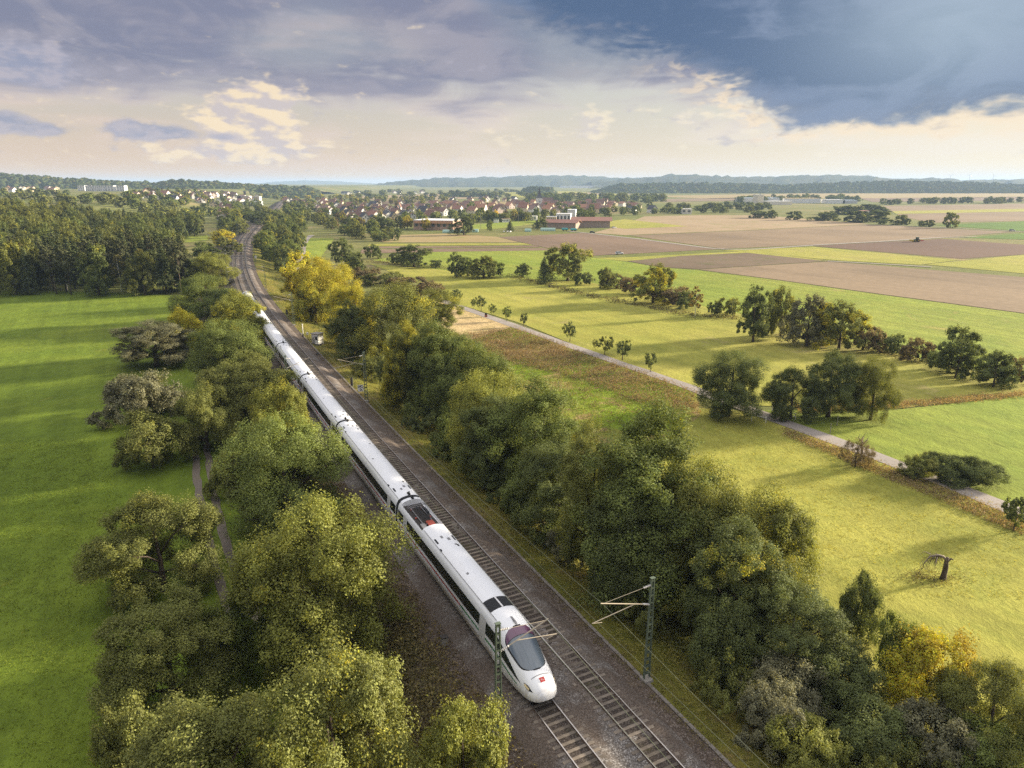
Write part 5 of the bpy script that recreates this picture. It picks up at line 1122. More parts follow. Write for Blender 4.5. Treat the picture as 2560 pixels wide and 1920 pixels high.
for a in [
 (871, 548, 20, 35, .75, 'yellow', 'dark', 'yellow-gabled house with dark roof before the village'), (911, 558, 21, 28, .75, 'white', 'dark', 'big white gabled house with dark roof at the village front'), (933, 558, 15, 25, .45, 'cream', 'dark', 'cream house joined behind the big white gable'),
 (938, 539, 14, 10, 1.0, 'white', 'brown', 'narrow white gable above the big white house'), (884, 534, 17, 20, 1.0, 'white', 'red', 'white gable with red roof on the left of the village'), (866, 533, 18, 80, .75, 'cream', 'red', 'long red-roofed house at the left of the village'),
 (909, 537, 17, 8, 1.0, 'pale pink', 'brown', 'tall pale pink gable in the village front row'), (951, 533, 17, 20, .75, 'yellow', 'red', 'yellow gable with red roof in the village front row'), (967, 538, 14, 12, .75, 'white', 'brown', 'white gable with brown roof, middle of the front row'),
 (979, 537, 13, 14, 1.0, 'white', 'red', 'steep white gable with red roof in the front row'), (995, 539, 13, 5, 1.0, 'white', 'brown', 'steep white gable with brown roof right of the red one'), (1009, 540, 15, 10, .75, 'white', 'brown', 'white gable beside the black copper tree'),
 (1026, 542, 18, 12, .75, 'white', 'brown', 'wide white gable above the sports hall trees'), (1053, 538, 18, 25, 1.0, 'white', 'dark', 'white gable with slate-blue roof above the sports hall'), (984, 554, 15, 20, .75, 'cream', 'dark', 'cream gable with dark roof before the front row'),
 (1111, 539, 20, 40, .75, 'white', 'brown', 'white house with broad brown roof right of the sports hall'), (1091, 538, 11, 60, .75, 'cream', 'brown', 'small brown-roofed house behind the sports hall'), (999, 527, 9, 0, 1.0, 'white', 'brown', 'small white gable in the second row'),
 (821, 535, 22, 70, .45, 'white', 'brown', 'wide low white house left of the village'), (843, 521, 20, 30, .75, 'white', 'dark', 'grey-roofed white house at the upper left of the village'), (586, 513, 20, 30, .75, 'white', 'dark', 'white house with dark dormered roof above the tree gap'), (604, 510, 22, 60, .75, 'white', 'red', 'red-roofed white house behind the dormered one'),
 (533, 516, 16, 20, .45, 'cream', 'dark', 'low cream house right of the dormered house'), (1205, 530, 26, 75, 1.0, 'white', 'orange', 'large orange-roofed house behind the football pitch'), (1510, 533, 26, 78, .75, 'pale pink', 'rust', 'long rust-roofed farmhouse behind the barns'), (1478, 530, 20, 70, .75, 'pale pink', 'rust', 'broad brown roof left of the long farmhouse'),
 (1580, 530, 18, 70, .45, 'white', 'dark', 'white shed house at the right end of the village'), (1630, 532, 16, 30, .75, 'white', 'dark', 'white gable at the far right of the village')]:
    house_px(*a, wins=7)
def houses(n, poly, label_place, seed, wcols, rcols, mind=13, size=(8, 11)):
    q = random.Random(seed); xs = [p[0] for p in poly]; ys = [p[1] for p in poly]; k_ = 0; tries = 0
    while k_ < n and tries < n * 80:
        tries += 1; px, py = q.uniform(min(xs), max(xs)), q.uniform(min(ys), max(ys)); c = False; j = len(poly) - 1
        for a in range(len(poly)):
            if (poly[a][1] > py) != (poly[j][1] > py) and px < (poly[j][0] - poly[a][0]) * (py - poly[a][1]) / (poly[j][1] - poly[a][1]) + poly[a][0]: c = not c
            j = a
        if not c: continue
        x, y, z = on_land(px, py, f=land)
        if any((x - g[0]) ** 2 + (y - g[1]) ** 2 < mind ** 2 for g in placed): continue
        placed.append((x, y)); k_ += 1; w_, f_ = q.choice(wcols), q.choice(rcols)
        house(x, y, z, q.uniform(*size), q.uniform(size[0] + 1, size[1] + 4), q.uniform(3.8, 5.8), q.choice([.45, .75, .75, 1.0]), R(q.choice([38, 30, 44, 75, 36]) + q.uniform(-8, 8)), w_, f_,
              '%s house with %s roof %s' % (w_, f_, label_place), 'houses ' + label_place, 3 if q.random() < .3 else 0, q.random() < .5)
houses(24, [(860, 536), (1080, 540), (1085, 549), (870, 553)], 'in the front gardens of the village', 10, ['white', 'white', 'cream'], ['brown', 'dark', 'red'], 12)
houses(30, [(690, 505), (870, 505), (900, 530), (800, 535)], 'in the left part of the village', 11, ['white', 'cream', 'pale pink', 'white'], ['red', 'red', 'brown', 'rust', 'dark'])
houses(28, [(900, 512), (1120, 512), (1130, 531), (900, 533)], 'in the middle of the village', 12, ['white', 'white', 'cream'], ['red', 'brown', 'rust', 'dark'])
houses(40, [(1110, 514), (1340, 512), (1350, 535), (1130, 536)], 'around the church', 13, ['white', 'cream', 'pale pink'], ['red', 'orange', 'rust', 'brown', 'red'])
houses(40, [(1350, 511), (1600, 513), (1590, 527), (1360, 536)], 'right of the church', 14, ['white', 'pale pink', 'cream'], ['red', 'orange', 'rust', 'brown'])
houses(52, [(330, 487), (480, 482), (640, 492), (660, 506), (560, 512), (430, 508), (300, 500)], 'in the hillside town on the left', 15, ['white', 'cream', 'pale pink', 'white'], ['red', 'brown', 'rust', 'dark'], 17)
houses(11, [(20, 472), (180, 472), (180, 480), (20, 480)], 'on the skyline above the wood', 16, ['white', 'cream'], ['red', 'rust'], 20, (10, 13))
houses(12, [(1115, 501), (1300, 500), (1300, 505), (1115, 506)], 'in the far hamlet behind the church field', 17, ['white', 'white', 'cream'], ['dark', 'brown'], 18)
houses(8, [(860, 484), (1060, 482), (1060, 486), (860, 488)], 'at the foot of the blue hill', 18, ['white'], ['dark', 'rust'], 30, (12, 16))
houses(10, [(545, 522), (590, 520), (590, 560), (555, 565)], 'in the row below the hillside town', 19, ['pale pink', 'white'], ['rust', 'brown'], 10, (7, 9))
def block(name, px, py, wpx, h, dep, rz, wall, roof, label, cols=0, rows_=0, cat='building', eave=.4):
    x, y, z = on_land(px, py, f=land); w = wpx * depth_of(x, y, z) / FPX; t = empty(name, (x, y, z), R(rz)); tag(t, label, cat); placed.append((x, y))
    a = MB().box((0, dep / 2, h / 2 - .5), (w, dep, h + 1)).build('wall', M_WALL, t); a.color = (*wall, 1)
    b = MB().box((0, dep / 2, h + .22), (w + eave, dep + eave, .4)).build('roof', M_ROOF, t); b.color = (*roof, 1)
    for i in range(cols):
        for j in range(rows_):
            ob('window', win_me, t, (-w / 2 + (i + .5) * w / cols, -.03, (j + .58) * h / rows_), (0, 0, 0), (w / cols * .55, 1, h / rows_ * .45))
    return t
W_, LG, BL = (.72, .71, .70), (.48, .48, .50), (.45, .55, .68)
sh = block('sports_hall', 1083, 575, 105, 7.5, 26, -14, (.46, .30, .22), (.80, .80, .80), 'long brick sports hall with white flat roof', 7, 1)
MB().box((0, -.6, 6.1), (31.5, 1.2, 1.6)).build('fascia', plain('orange_fascia', (.55, .30, .17), .7), sh)
block('workshop', 900, 569, 50, 3.6, 12, 10, W_, (.10, .08, .08), 'low white workshop with dark flat roof at the village edge', 5, 1, eave=2.0)
for i, (px, w) in enumerate(((204, 18), (222, 16), (240, 16), (255, 13), (273, 24), (302, 20))):
    block('apartment_block', px, 478 - (1 if i == 0 else 0), w, 11.5, 12, -4, W_, LG, ['first', 'second', 'third', 'fourth', 'fifth', 'last'][i] + ' of the white apartment blocks on the skyline, counted from the left', 3, 4)
block('apartment_block', 609, 503, 30, 10, 12, -6, (.62, .50, .42), LG, 'pinkish apartment block above the white-blue one', 6, 3); block('apartment_block', 641, 502, 16, 9, 12, -6, (.62, .50, .42), LG, 'short pinkish apartment block right of the longer one', 3, 3)
block('apartment_block', 626, 515, 50, 7, 12, -12, (.62, .66, .74), LG, 'long pale blue-white block before the pinkish flats', 9, 2)
block('hall', 1408, 556, 36, 8, 14, -10, W_, W_, 'white hall with stepped roof left of the big trees', 4, 1); block('hall', 1428, 549, 20, 10, 14, -10, W_, (.78, .78, .78), 'taller white part behind the white hall', 0, 0)
block('hall', 1378, 557, 25, 5.5, 12, -8, (.70, .56, .38), (.62, .60, .58), 'low cream hall left of the white hall', 5, 1); block('clubhouse', 1330, 551, 24, 4, 8, -5, W_, (.70, .68, .62), 'white clubhouse behind the football pitch', 6, 1)
block('shed', 1240, 557, 12, 3.2, 6, 0, W_, (.12, .16, .14), 'white container shed beside the football pitch'); block('shed', 1265, 556, 20, 3.2, 6, 0, W_, (.60, .42, .36), 'low white changing rooms beside the football pitch', 5, 1)
block('shed', 1716, 535, 25, 6, 12, -8, (.70, .66, .58), (.70, .68, .64), 'pale field shed alone at the edge of the tan field', 2, 1)
for i, (px, py, w, h, wall, roof, lb) in enumerate(((1880, 507, 60, 9, W_, BL, 'pale blue-roofed factory hall, left of the silo block'), (1901, 509, 15, 16, (.70, .62, .50), LG, 'cream silo block of the far factory'), (1930, 507, 36, 9, W_, BL, 'blue-roofed factory hall right of the silo block'), (1950, 512, 60, 6, (.72, .66, .56), W_, 'low cream factory front'), (2010, 508, 80, 9, W_, (.62, .45, .18), 'long far hall with orange roof edge'), (2090, 509, 44, 7, W_, W_, 'white far warehouse right of the orange hall'), (2125, 509, 36, 6, LG, BL, 'grey far warehouse at the right end'), (1461, 470, 120, 14, W_, W_, 'long white logistics hall below the blue hill'), (1614, 459, 24, 14, W_, W_, 'small white hall on the far ridge'))):
    block('factory_hall', px, py, w, h, 30, 0, wall, roof, lb)
block('shed', 2164, 538, 18, 5, 9, 10, W_, (.55, .30, .24), 'white farm shed hidden in the far bushes', 2, 1)
def barn(px, py, w, d, h, rz, label):
    x, y, z = on_land(px, py, f=land); t = empty('barn', (x, y, z), R(rz)); tag(t, label, 'barn'); placed.append((x, y))
    a = ob('wall', HM[.45][0], t, (0, 0, -.3), (0, 0, 0), (w, d, h)); a.color = (.33, .25, .20, 1); b = ob('roof', HM[.45][1], t, (0, 0, -.3), (0, 0, 0), (w, d, h)); b.color = (.36, .19, .14, 1)
    for i in range(5): MB().box((0, 0, 0), (.9, .02, .05)).build('skylight', M_PAINTW, t, (w * .30, -d * .4 + i * d * .19, h + h * .45 * .42 + .15), 0)
    for i in range(4): ob('door', win_me, t, (w / 2 + .05, -d * .36 + i * d * .24, 1.5), (0, 0, math.pi / 2), (3.0, 1, 2.8))
    return t
barn(1407, 570, 13, 27, 5, 68, 'red-roofed open barn left of its twin'); barn(1478, 568, 13, 32, 6, 84, 'red-roofed long barn with white ridge, right of its twin')
# church
x, y, z = on_land(1348, 520, f=land); ch = empty('church', (x, y, z), R(12)); tag(ch, 'village church with square white tower and slate spire', 'church')
a = MB().box((0, 0, 7.5), (8, 8, 16)).build('tower', M_WALL, ch); a.color = (.70, .68, .64, 1)
a = MB().add([(-4.2, -4.2, 15.5), (4.2, -4.2, 15.5), (4.2, 4.2, 15.5), (-4.2, 4.2, 15.5), (-2, -2, 20), (2, -2, 20), (2, 2, 20), (-2, 2, 20), (-1.3, -1.3, 25), (1.3, -1.3, 25), (1.3, 1.3, 25), (-1.3, 1.3, 25), (0, 0, 33)], [(0, 1, 5, 4), (1, 2, 6, 5), (2, 3, 7, 6), (3, 0, 4, 7), (4, 5, 9, 8), (5, 6, 10, 9), (6, 7, 11, 10), (7, 4, 8, 11), (8, 9, 12), (9, 10, 12), (10, 11, 12), (11, 8, 12)]).build('spire', M_ROOF, ch); a.color = (.085, .08, .095, 1)
a = ob('nave', HM[1.0][0], ch, (13, 2, -.5), (0, 0, math.pi / 2), (11, 18, 8)); a.color = (.60, .56, .52, 1); a = ob('nave_roof', HM[1.0][1], ch, (13, 2, -.5), (0, 0, math.pi / 2), (11, 18, 8)); a.color = (.15, .10, .09, 1)
for zz in (5, 10): ob('window', win_me, ch, (0, -4.05, zz), (0, 0, 0), (1.2, 1, 2.4))
# ------------------------------------------------------------------ village and far trees
scatter(50, [(690, 503), (1120, 503), (1130, 545), (940, 556), (800, 545)], FAR + ['far_conifer'], (7, 12), (3.5, 5.5), [GR, DK, OL, BR], (0, .4), 'village_tree', 'tree between the village houses', 'trees between the village houses', seed=21, mind=14, parts=False)
scatter(34, [(1120, 505), (1420, 505), (1420, 548), (1130, 552)], FAR, (8, 13), (4, 6), [GR, DK, OL, GR], (0, .35), 'village_tree', 'tree among the houses around the church', 'trees around the church', seed=22, mind=15, parts=False)
scatter(34, [(1400, 505), (1640, 508), (1640, 540), (1450, 552)], FAR, (7, 12), (4, 6), [GR, DK, OL], (0, .3), 'village_tree', 'tree among the houses right of the church', 'trees right of the church', seed=23, mind=15, parts=False)
scatter(70, [(1320, 494), (1660, 498), (1660, 506), (1320, 506)], FAR, (12, 17), (7, 10), [DK, GR, OL, GR], (0, .15), 'belt_tree', 'tree in the belt behind the village', 'belt of trees behind the village', seed=24, mind=16, parts=False)
scatter(70, [(330, 480), (640, 488), (670, 512), (560, 520), (420, 512), (300, 502)], FAR + ['far_conifer'], (7, 11), (4, 6), [GR, DK, OL, (.06, .03, .03)], (0, .4), 'village_tree', 'tree between the hillside houses', 'trees between the hillside houses', seed=25, mind=14, parts=False)
scatter(26, [(640, 478), (700, 480), (880, 492), (880, 503), (720, 505), (660, 500)], FAR, (10, 14), (6, 8), [YG, OL, OG, GR], (.2, .7), 'far_tree', 'autumn tree above the left part of the village', 'autumn trees above the village', seed=26, mind=16, parts=False)
scatter(34, [(870, 497), (1120, 497), (1120, 510), (870, 512)], FAR, (9, 13), (5, 8), [YG, OL, GR, DK], (.1, .5), 'far_tree', 'garden tree behind the middle of the village', 'garden trees behind the village', seed=27, mind=16, parts=False)
scatter(40, [(1640, 520), (1900, 512), (1940, 530), (1700, 536), (1650, 534)], FAR, (7, 10), (5, 7), [DK, DK, GR, OL], (0, .15), 'far_tree', 'dark tree in the belt behind the tan field', 'belt of trees behind the tan field', seed=28, mind=11, parts=False)
for i, (px, py, w, h, k, lb) in enumerate(((1900, 545, 46, 8, 'far_c', 'first far bush clump behind the tan field'), (1930, 546, 24, 9, 'far_b', 'green tree beside the first far clump'), (1985, 550, 36, 9, 'far_a', 'third far clump behind the pinkish field'), (2070, 552, 50, 9, 'far_c', 'rounded far clump behind the pinkish field'), (2035, 551, 40, 4, 'far_bush', 'low far bush left of the rounded clump'), (2145, 556, 60, 11, 'far_a', 'large far tree left of the hidden shed'), (2190, 554, 50, 11, 'far_b', 'large far tree right of the hidden shed'), (2120, 536, 70, 11, 'far_c', 'dark crown left in the far copse'), (2175, 535, 60, 12, 'far_a', 'dark crown in the middle of the far copse'), (2200, 536, 40, 9, 'far_b', 'dark crown right in the far copse'), (2250, 562, 36, 9, 'far_a', 'far tree right of the copse'), (2215, 562, 46, 5, 'far_bush', 'low far hedge right of the copse'), (2266, 563, 16, 6, 'far_b', 'small round far bush'), (2302, 566, 14, 5, 'far_b', 'tiny far bush left of the lone tree'), (2322, 567, 24, 6, 'far_a', 'twin far bush left of the lone tree'), (2375, 570, 30, 13, 'far_a', 'lone round tree with clear trunk on the far road'))):
    x, y, z = on_land(px, py); tree('far_tree', k, x, y, z, h, w / 2 * depth_of(x, y, z) / FPX * 1.15, OL if i in (10, 15) else DK, .12, lb, 'tree', 'trees beyond the brown fields')
scatter(40, [(2200, 508), (2560, 503), (2700, 503), (2700, 507), (2200, 513)], FAR, (9, 13), (6, 9), [DK, GR, OL], (0, .15), 'far_tree', 'tree in the far line above the pinkish field', 'far tree line on the right', seed=29, mind=14, parts=False)
scatter(50, [(1840, 500), (2160, 496), (2160, 505), (1840, 508)], FAR, (9, 14), (6, 9), [DK, GR, OL], (0, .1), 'far_tree', 'tree around the far factory halls', 'trees around the factory halls', seed=30, mind=20, parts=False)
for px, py, w, h, k, c, lb in ((1160, 588, 66, 14, 'mid_a', DK, 'huge dark tree right of the sports hall'), (967, 575, 44, 11, 'mid_b', DK, 'grey-green tree left of the sports hall'), (1018, 573, 30, 11, 'mid_c', OG, 'russet tree at the left end of the sports hall'), (1066, 576, 24, 10, 'mid_c', OG, 'orange-brown tree in front of the sports hall'), (1000, 572, 26, 11, 'mid_a', DK, 'dark tree left of the russet one'), (1455, 553, 40, 13, 'mid_a', GR, 'big green tree behind the barns'), (1480, 556, 20, 11, 'mid_c', DK, 'dark narrow tree right of the big green one'), (1353, 574, 36, 9, 'mid_a', DK, 'dark bush left of the barns'), (1224, 578, 16, 9, 'mid_b', GR, 'round green tree on the pitch hedge'), (1275, 579, 24, 8, 'spruce_a', DK, 'cluster of dark spruces on the pitch hedge'), (1265, 553, 16, 12, 'mid_c', BR, 'brown tree left behind the pitch'), (1285, 553, 16, 12, 'mid_c', OG, 'russet tree behind the pitch'), (1300, 552, 30, 13, 'mid_a', DK, 'dark tree right behind the pitch'), (1225, 555, 40, 12, 'mid_a', OL, 'wide tree left behind the pitch'), (1240, 549, 14, 10, 'mid_c', YE, 'yellow tree behind the pitch')):
    x, y, z = on_land(px, py); tree('village_tree', k, x, y, z, h, w / 2 * depth_of(x, y, z) / FPX, c, .1 if c is not OG else .5, lb)
scatter(60, [(0, 486), (200, 486), (420, 506), (560, 526), (540, 560), (440, 560), (300, 525), (0, 505)], FAR, (8, 12), (6, 8), [GR, OL, DK, OL], (0, .3), 'slope_tree', 'tree on the slope between the wood and the hillside town', 'trees on the slope below the hillside town', seed=31, mind=13, parts=False)
scatter(40, [(560, 520), (640, 512), (690, 520), (660, 560), (620, 580), (560, 590)], MID, (9, 13), (4.5, 6), [GR, OL, DK, GR], (.0, .3), 'broadleaf_tree', 'tree left of the far straight tracks', 'trees left of the far straight tracks', seed=32, mind=8)
scatter(28, [(1000, 545), (1130, 545), (1340, 546), (1340, 553), (1130, 560), (1010, 566)], FAR + ['far_bush'], (6, 10), (4, 6), [GR, DK, OL, GR], (0, .3), 'village_tree', 'tree between the village front and the fields', 'trees along the village front', seed=34, mind=9, parts=False)
scatter(60, [(880, 481), (1300, 478), (1320, 494), (900, 500)], FAR, (10, 15), (8, 12), [DK, GR, OL], (0, .15), 'plain_tree', 'tree scattered on the plain behind the village', 'trees on the plain behind the village', seed=35, mind=25, parts=False)
scatter(26, [(700, 525), (770, 505), (800, 520), (760, 545), (720, 545)], FAR, (9, 12), (5, 6.5), [GR, OL, GR], (.0, .3), 'far_tree', 'tree right of the far straight tracks', 'trees right of the far straight tracks', seed=33, mind=10, parts=False)
# ------------------------------------------------------------------ hills and far woods
def wood_mat(name, a, b, c, k):
    m_, N = mat(name); p = pos(N); n = N.noise(p, k, 5, .7); n2 = N.noise(p, k * .12, 3, .6)
    finish(N, principled(N, N.mix(N.sstep(n2, .4, .65, 0, .7), N.mix(N.sstep(n, .3, .7), a, b), c), .95, 0, .05, bump(N, n, .8, 6))); return m_
M_WOOD = wood_mat('wooded_hill', (.028, .040, .014), (.055, .066, .022), (.080, .070, .024), .06)
def canopy_mat():
    m_, N = mat('far_canopy'); oi = N.n('ShaderNodeObjectInfo'); at = N.n('ShaderNodeAttribute', attribute_name='leafcol'); sep = N.n('ShaderNodeSeparateXYZ'); N.put(sep.inputs[0], at.outputs['Vector'])
    c = N.mix(N.sstep(sep.outputs[1], .7, 1.0, 0, .6), oi.outputs['Color'], (.11, .085, .025)); sc = N.n('ShaderNodeVectorMath', operation='SCALE'); N.put(sc.inputs[0], c); N.put(sc.inputs[3], sep.outputs[0])
    d = N.n('ShaderNodeBsdfDiffuse'); N.put(d.inputs[0], sc.outputs[0]); finish(N, d.outputs[0]); return m_
M_CANOPY = canopy_mat()
def hill(name, pts, D, dep, m_, label, jit=3.0, foot=0.0, back=1.0, step=10):
    X = np.arange(pts[0][0], pts[-1][0] + 1, step); Yt = np.interp(X, [p[0] for p in pts], [p[1] for p in pts]); q = np.random.default_rng(int(D))
    zt = []; xs = []
    for px, py in zip(X, Yt):
        dx, dy, dz = ray_dir(px, py); t = D / dy; xs.append(dx * t); zt.append(CAM_H + dz * t)
    xs, zt = np.array(xs), np.array(zt); V = []; K = [(-1.0, 0.0), (-.8, .12), (-.6, .34), (-.4, .60), (-.2, .86), (0, 1.0), (.3, .8), (1.0, 0.0)]
    for k, f in K:
        yy = D + dep * k * (back if k > 0 else 1); base = float(land(0, yy)) - 6 + foot
        z = base + np.maximum(zt - base, 0) * f; z = z + q.normal(0, jit, len(z)) * (1 if f > .05 else 0)
        V.append(np.stack([xs * (yy / D) if k < 0 else xs, np.full_like(xs, yy) + q.normal(0, dep * .02, len(xs)), z], 1))
    n = len(X); V = np.concatenate(V); i = np.arange((len(K) - 1) * n).reshape(-1, n)[:, :-1].ravel()
    o = ob(name, mesh_np(name, V, np.stack([i, i + 1, i + n + 1, i + n], 1), m_, None, True)); tag(o, label, None, None, 'structure'); return o, V, n
M_HILLP = wood_mat('distant_hill', (.05, .06, .03), (.07, .075, .035), (.12, .11, .05), .01)
hill('hill', [(560, 461), (640, 459), (690, 454), (760, 451), (840, 453), (930, 459), (1020, 464)], 13000, 1500, M_HILLP, 'palest far hill in the gap behind the village', 2)
hill('hill', [(840, 476), (891, 470), (948, 460), (1011, 452), (1106, 445), (1200, 444), (1263, 441), (1308, 438), (1453, 439), (1564, 445), (1627, 445), (1760, 450)], 6500, 1500, M_WOOD, 'long blue wooded hill behind the village', 4)
hill('hill', [(1480, 454), (1564, 447), (1627, 444), (1680, 436), (1721, 436), (1800, 440), (1900, 443), (1987, 440), (2062, 437), (2160, 440), (2240, 446), (2335, 447), (2461, 450), (2560, 449), (2900, 446)], 5200, 1100, M_WOOD, 'blue wooded ridge on the right skyline', 4)
ICO = None
def canopy(name, V, n, rows_, m_, label, count, size, seed, lo=0, hi=5):
    """tree crowns covering a wooded slope"""
    g = (1 + 5 ** .5) / 2; ico = unit(np.array([(-1, g, 0), (1, g, 0), (-1, -g, 0), (1, -g, 0), (0, -1, g), (0, 1, g), (0, -1, -g), (0, 1, -g), (g, 0, -1), (g, 0, 1), (-g, 0, -1), (-g, 0, 1)], float))
    tri = np.array([(0, 11, 5), (0, 5, 1), (0, 1, 7), (0, 7, 10), (0, 10, 11), (1, 5, 9), (5, 11, 4), (11, 10, 2), (10, 7, 6), (7, 1, 8), (3, 9, 4), (3, 4, 2), (3, 2, 6), (3, 6, 8), (3, 8, 9), (4, 9, 5), (2, 4, 11), (6, 2, 10), (8, 6, 7), (9, 8, 1)])
    q = np.random.default_rng(seed); G = V.reshape(-1, n, 3); a = q.uniform(lo, hi, count); b = q.uniform(0, n - 1.001, count); ai, bi = a.astype(int), b.astype(int); fa, fb = (a - ai)[:, None], (b - bi)[:, None]
    P = G[ai, bi] * (1 - fa) * (1 - fb) + G[ai + 1, bi] * fa * (1 - fb) + G[ai, bi + 1] * (1 - fa) * fb + G[ai + 1, bi + 1] * fa * fb
    s_ = q.uniform(*size, count); VV = (P[:, None] + ico[None] * s_[:, None, None] * np.array([1, 1, .95]) * q.uniform(.72, 1.25, (count, 12, 1))).reshape(-1, 3)
    F = (tri[None] + (np.arange(count) * 12)[:, None, None]).reshape(-1, 3)
    me = mesh_np(name, VV, F, m_, None, True); at_ = me.attributes.new('leafcol', 'FLOAT_VECTOR', 'FACE')
    v = np.repeat(q.uniform(.7, 1.3, count), 20); at_.data.foreach_set('vector', np.stack([v, np.repeat(q.random(count), 20), np.repeat(q.random(count), 20)], 1).astype(np.float32).ravel())
    o = ob(name, me); o.color = (.050, .062, .022, .12); return tag(o, label, None, None, 'stuff')
_, V, n = hill('hill', [(-400, 424), (-100, 432), (0, 437), (95, 442), (190, 448), (285, 456), (395, 460), (443, 453), (506, 455), (570, 461), (640, 465), (774, 470), (802, 480)], 2300, 500, M_WOOD, 'dark wooded hill above the hillside town', 2, back=.6)
canopy('wood', V, n, 8, M_CANOPY, 'continuous forest covering the hill above the hillside town', 6500, (5, 9), 41)
_, V, n = hill('hill', [(1480, 482), (1507, 474), (1548, 462), (1738, 460), (1860, 462), (1971, 465), (2081, 459), (2208, 456), (2366, 457), (2560, 464), (2900, 466)], 3000, 450, M_WOOD, 'low wooded hill in the middle distance on the right', 2, back=.6)
canopy('wood', V, n, 8, M_CANOPY, 'continuous forest covering the low right-hand hill', 5200, (7, 11), 42)
_, V, n = hill('hill', [(1300, 486), (1312, 473), (1345, 469), (1380, 473), (1392, 486)], 2500, 120, M_WOOD, 'small wooded knoll behind the church', 1)
canopy('wood', V, n, 8, M_CANOPY, 'grove covering the small knoll behind the church', 260, (6, 9), 43)
_, V, n = hill('hill', [(1110, 490), (1130, 480), (1180, 482), (1230, 486), (1250, 492)], 2000, 60, M_WOOD, 'low wooded hump behind the far hamlet', 1)
canopy('wood', V, n, 8, M_CANOPY, 'line of distant trees behind the far hamlet', 300, (5, 8), 44)
# wind turbines and a transmitter on the skyline
for i, (px, py) in enumerate(((2423, 449), (2375, 451), (2482, 452))):
    dx, dy, dz = ray_dir(px, py); t_ = 6800 / dy; t = empty('wind_turbine', (dx * t_, 6800, CAM_H + dz * t_ - 30)); tag(t, ['faint wind turbine, tallest on the right skyline', 'faint wind turbine left of the tallest', 'faint wind turbine right of the tallest'][i], 'wind turbine')
    MB().tube([(0, 0, 0), (0, 0, 72)], [2.2, 1.2], 8).build('tower', M_PAINTW, t); MB().box((0, -2, 73), (3, 8, 3)).build('nacelle', M_PAINTW, t)
    for k in range(3):
        a = R(20 + 35 * i + 120 * k); MB().tube([(0, -6, 73), (math.sin(a) * 12, -6, 73 + math.cos(a) * 12), (math.sin(a) * 36, -6, 73 + math.cos(a) * 36)], [1.2, 1.6, .4], 5).build('blade', M_PAINTW, t)
dx, dy, dz = ray_dir(764, 451); t_ = 13000 / dy; t = empty('transmitter_mast', (dx * t_, 13000, CAM_H + dz * t_ - 10)); tag(t, 'thin transmitter mast on the palest far hill', 'mast')
MB().tube([(0, 0, 0), (0, 0, 70)], [5, 2.5], 5).build('shaft', M_CONC, t); MB().box((0, 0, 45), (11, 11, 7)).build('platform', M_CONC, t)
# ------------------------------------------------------------------ things on the fields
M_CARW = plain('white_car_paint', (.75, .75, .76), .3, 0, .03, 1, .5); M_TEAL = plain('teal_tarpaulin', (.08, .38, .40), .6); M_TRAC = plain('green_tractor_paint', (.04, .13, .05), .4); M_YEL = plain('yellow_wheel_paint', (.55, .40, .05), .5); M_GRNH = plain('pale_green_film', (.30, .44, .36), .5); M_DKC = plain('dark_car_paint', (.05, .05, .06), .35); M_SILV = plain('silver_car_paint', (.55, .55, .54), .35, .2)
def car(px, py, rz, m_, label):
    x, y, z = on_land(px, py); t = empty('car', (x, y, z + .1), R(rz)); tag(t, label, 'car')
    sec = [(-2.15, .55, .85, .78), (-2.05, .35, .98, .85), (-1.0, .30, 1.0, .88), (1.0, .30, .98, .88), (1.95, .32, .86, .84), (2.15, .45, .70, .74)]
    V = []; F = []
    for X, zb, zt, w in sec: V += [(X, -w, zb), (X, -w, zt - .12), (X, -w + .12, zt), (X, w - .12, zt), (X, w, zt - .12), (X, w, zb)]
    for i in range(5):
        for k in range(6): F.append((i * 6 + k, i * 6 + (k + 1) % 6, (i + 1) * 6 + (k + 1) % 6, (i + 1) * 6 + k))
    F += [tuple(range(6))[::-1], tuple(range(30, 36))]; MB().add(V, F).build('body', m_, t, smooth=False)
    cab = [(-1.95, .95, .80), (-1.45, 1.50, .66), (.25, 1.52, .66), (1.15, .93, .78)]
    V = [(X, sg * w, zz) for X, zz, w in cab for sg in (-1, 1)]; MB().add(V, [(0, 1, 3, 2), (2, 3, 5, 4), (4, 5, 7, 6), (0, 2, 4, 6), (1, 7, 5, 3)]).build('windows', M_GLASS, t)
    MB().box((-.6, 0, 1.53), (1.75, 1.30, .05)).build('roof', m_, t)
    for sx in (-1.35, 1.35):
        for sy in (-.80, .80): w_ = MB().tube([(sx, sy - .1, .30), (sx, sy + .1, .30)], .32, 14).build('wheel', M_BLACK, t)
    for sy in (-.6, .6): MB().box((2.12, sy, .62), (.08, .3, .14)).build('headlight', M_LAMP, t)
car(1548, 636, 8, M_CARW, 'small white car on the green strip before the brown field'); car(2530, 578, -10, M_SILV, 'tiny silver car on the far right road'); car(1481, 583, -14, M_DKC, 'tiny dark car on the farm road by the barns'); car(1535, 571, 30, M_SILV, 'silver car parked right of the barns')
x, y, z = on_land(2290, 605); t = empty('tractor', (x, y, z + .1), R(190)); tag(t, 'green tractor with red implement on the dark ploughed field', 'tractor')
MB().box((1.0, 0, 1.25), (2.2, .9, .9), 0, 0, .9).build('bonnet', M_TRAC, t); MB().box((-.6, 0, 2.1), (1.5, 1.5, 1.5), 0, 0, .88).build('cab', M_GLASS, t); MB().box((-.6, 0, 2.9), (1.6, 1.6, .14)).build('roof', M_TRAC, t)
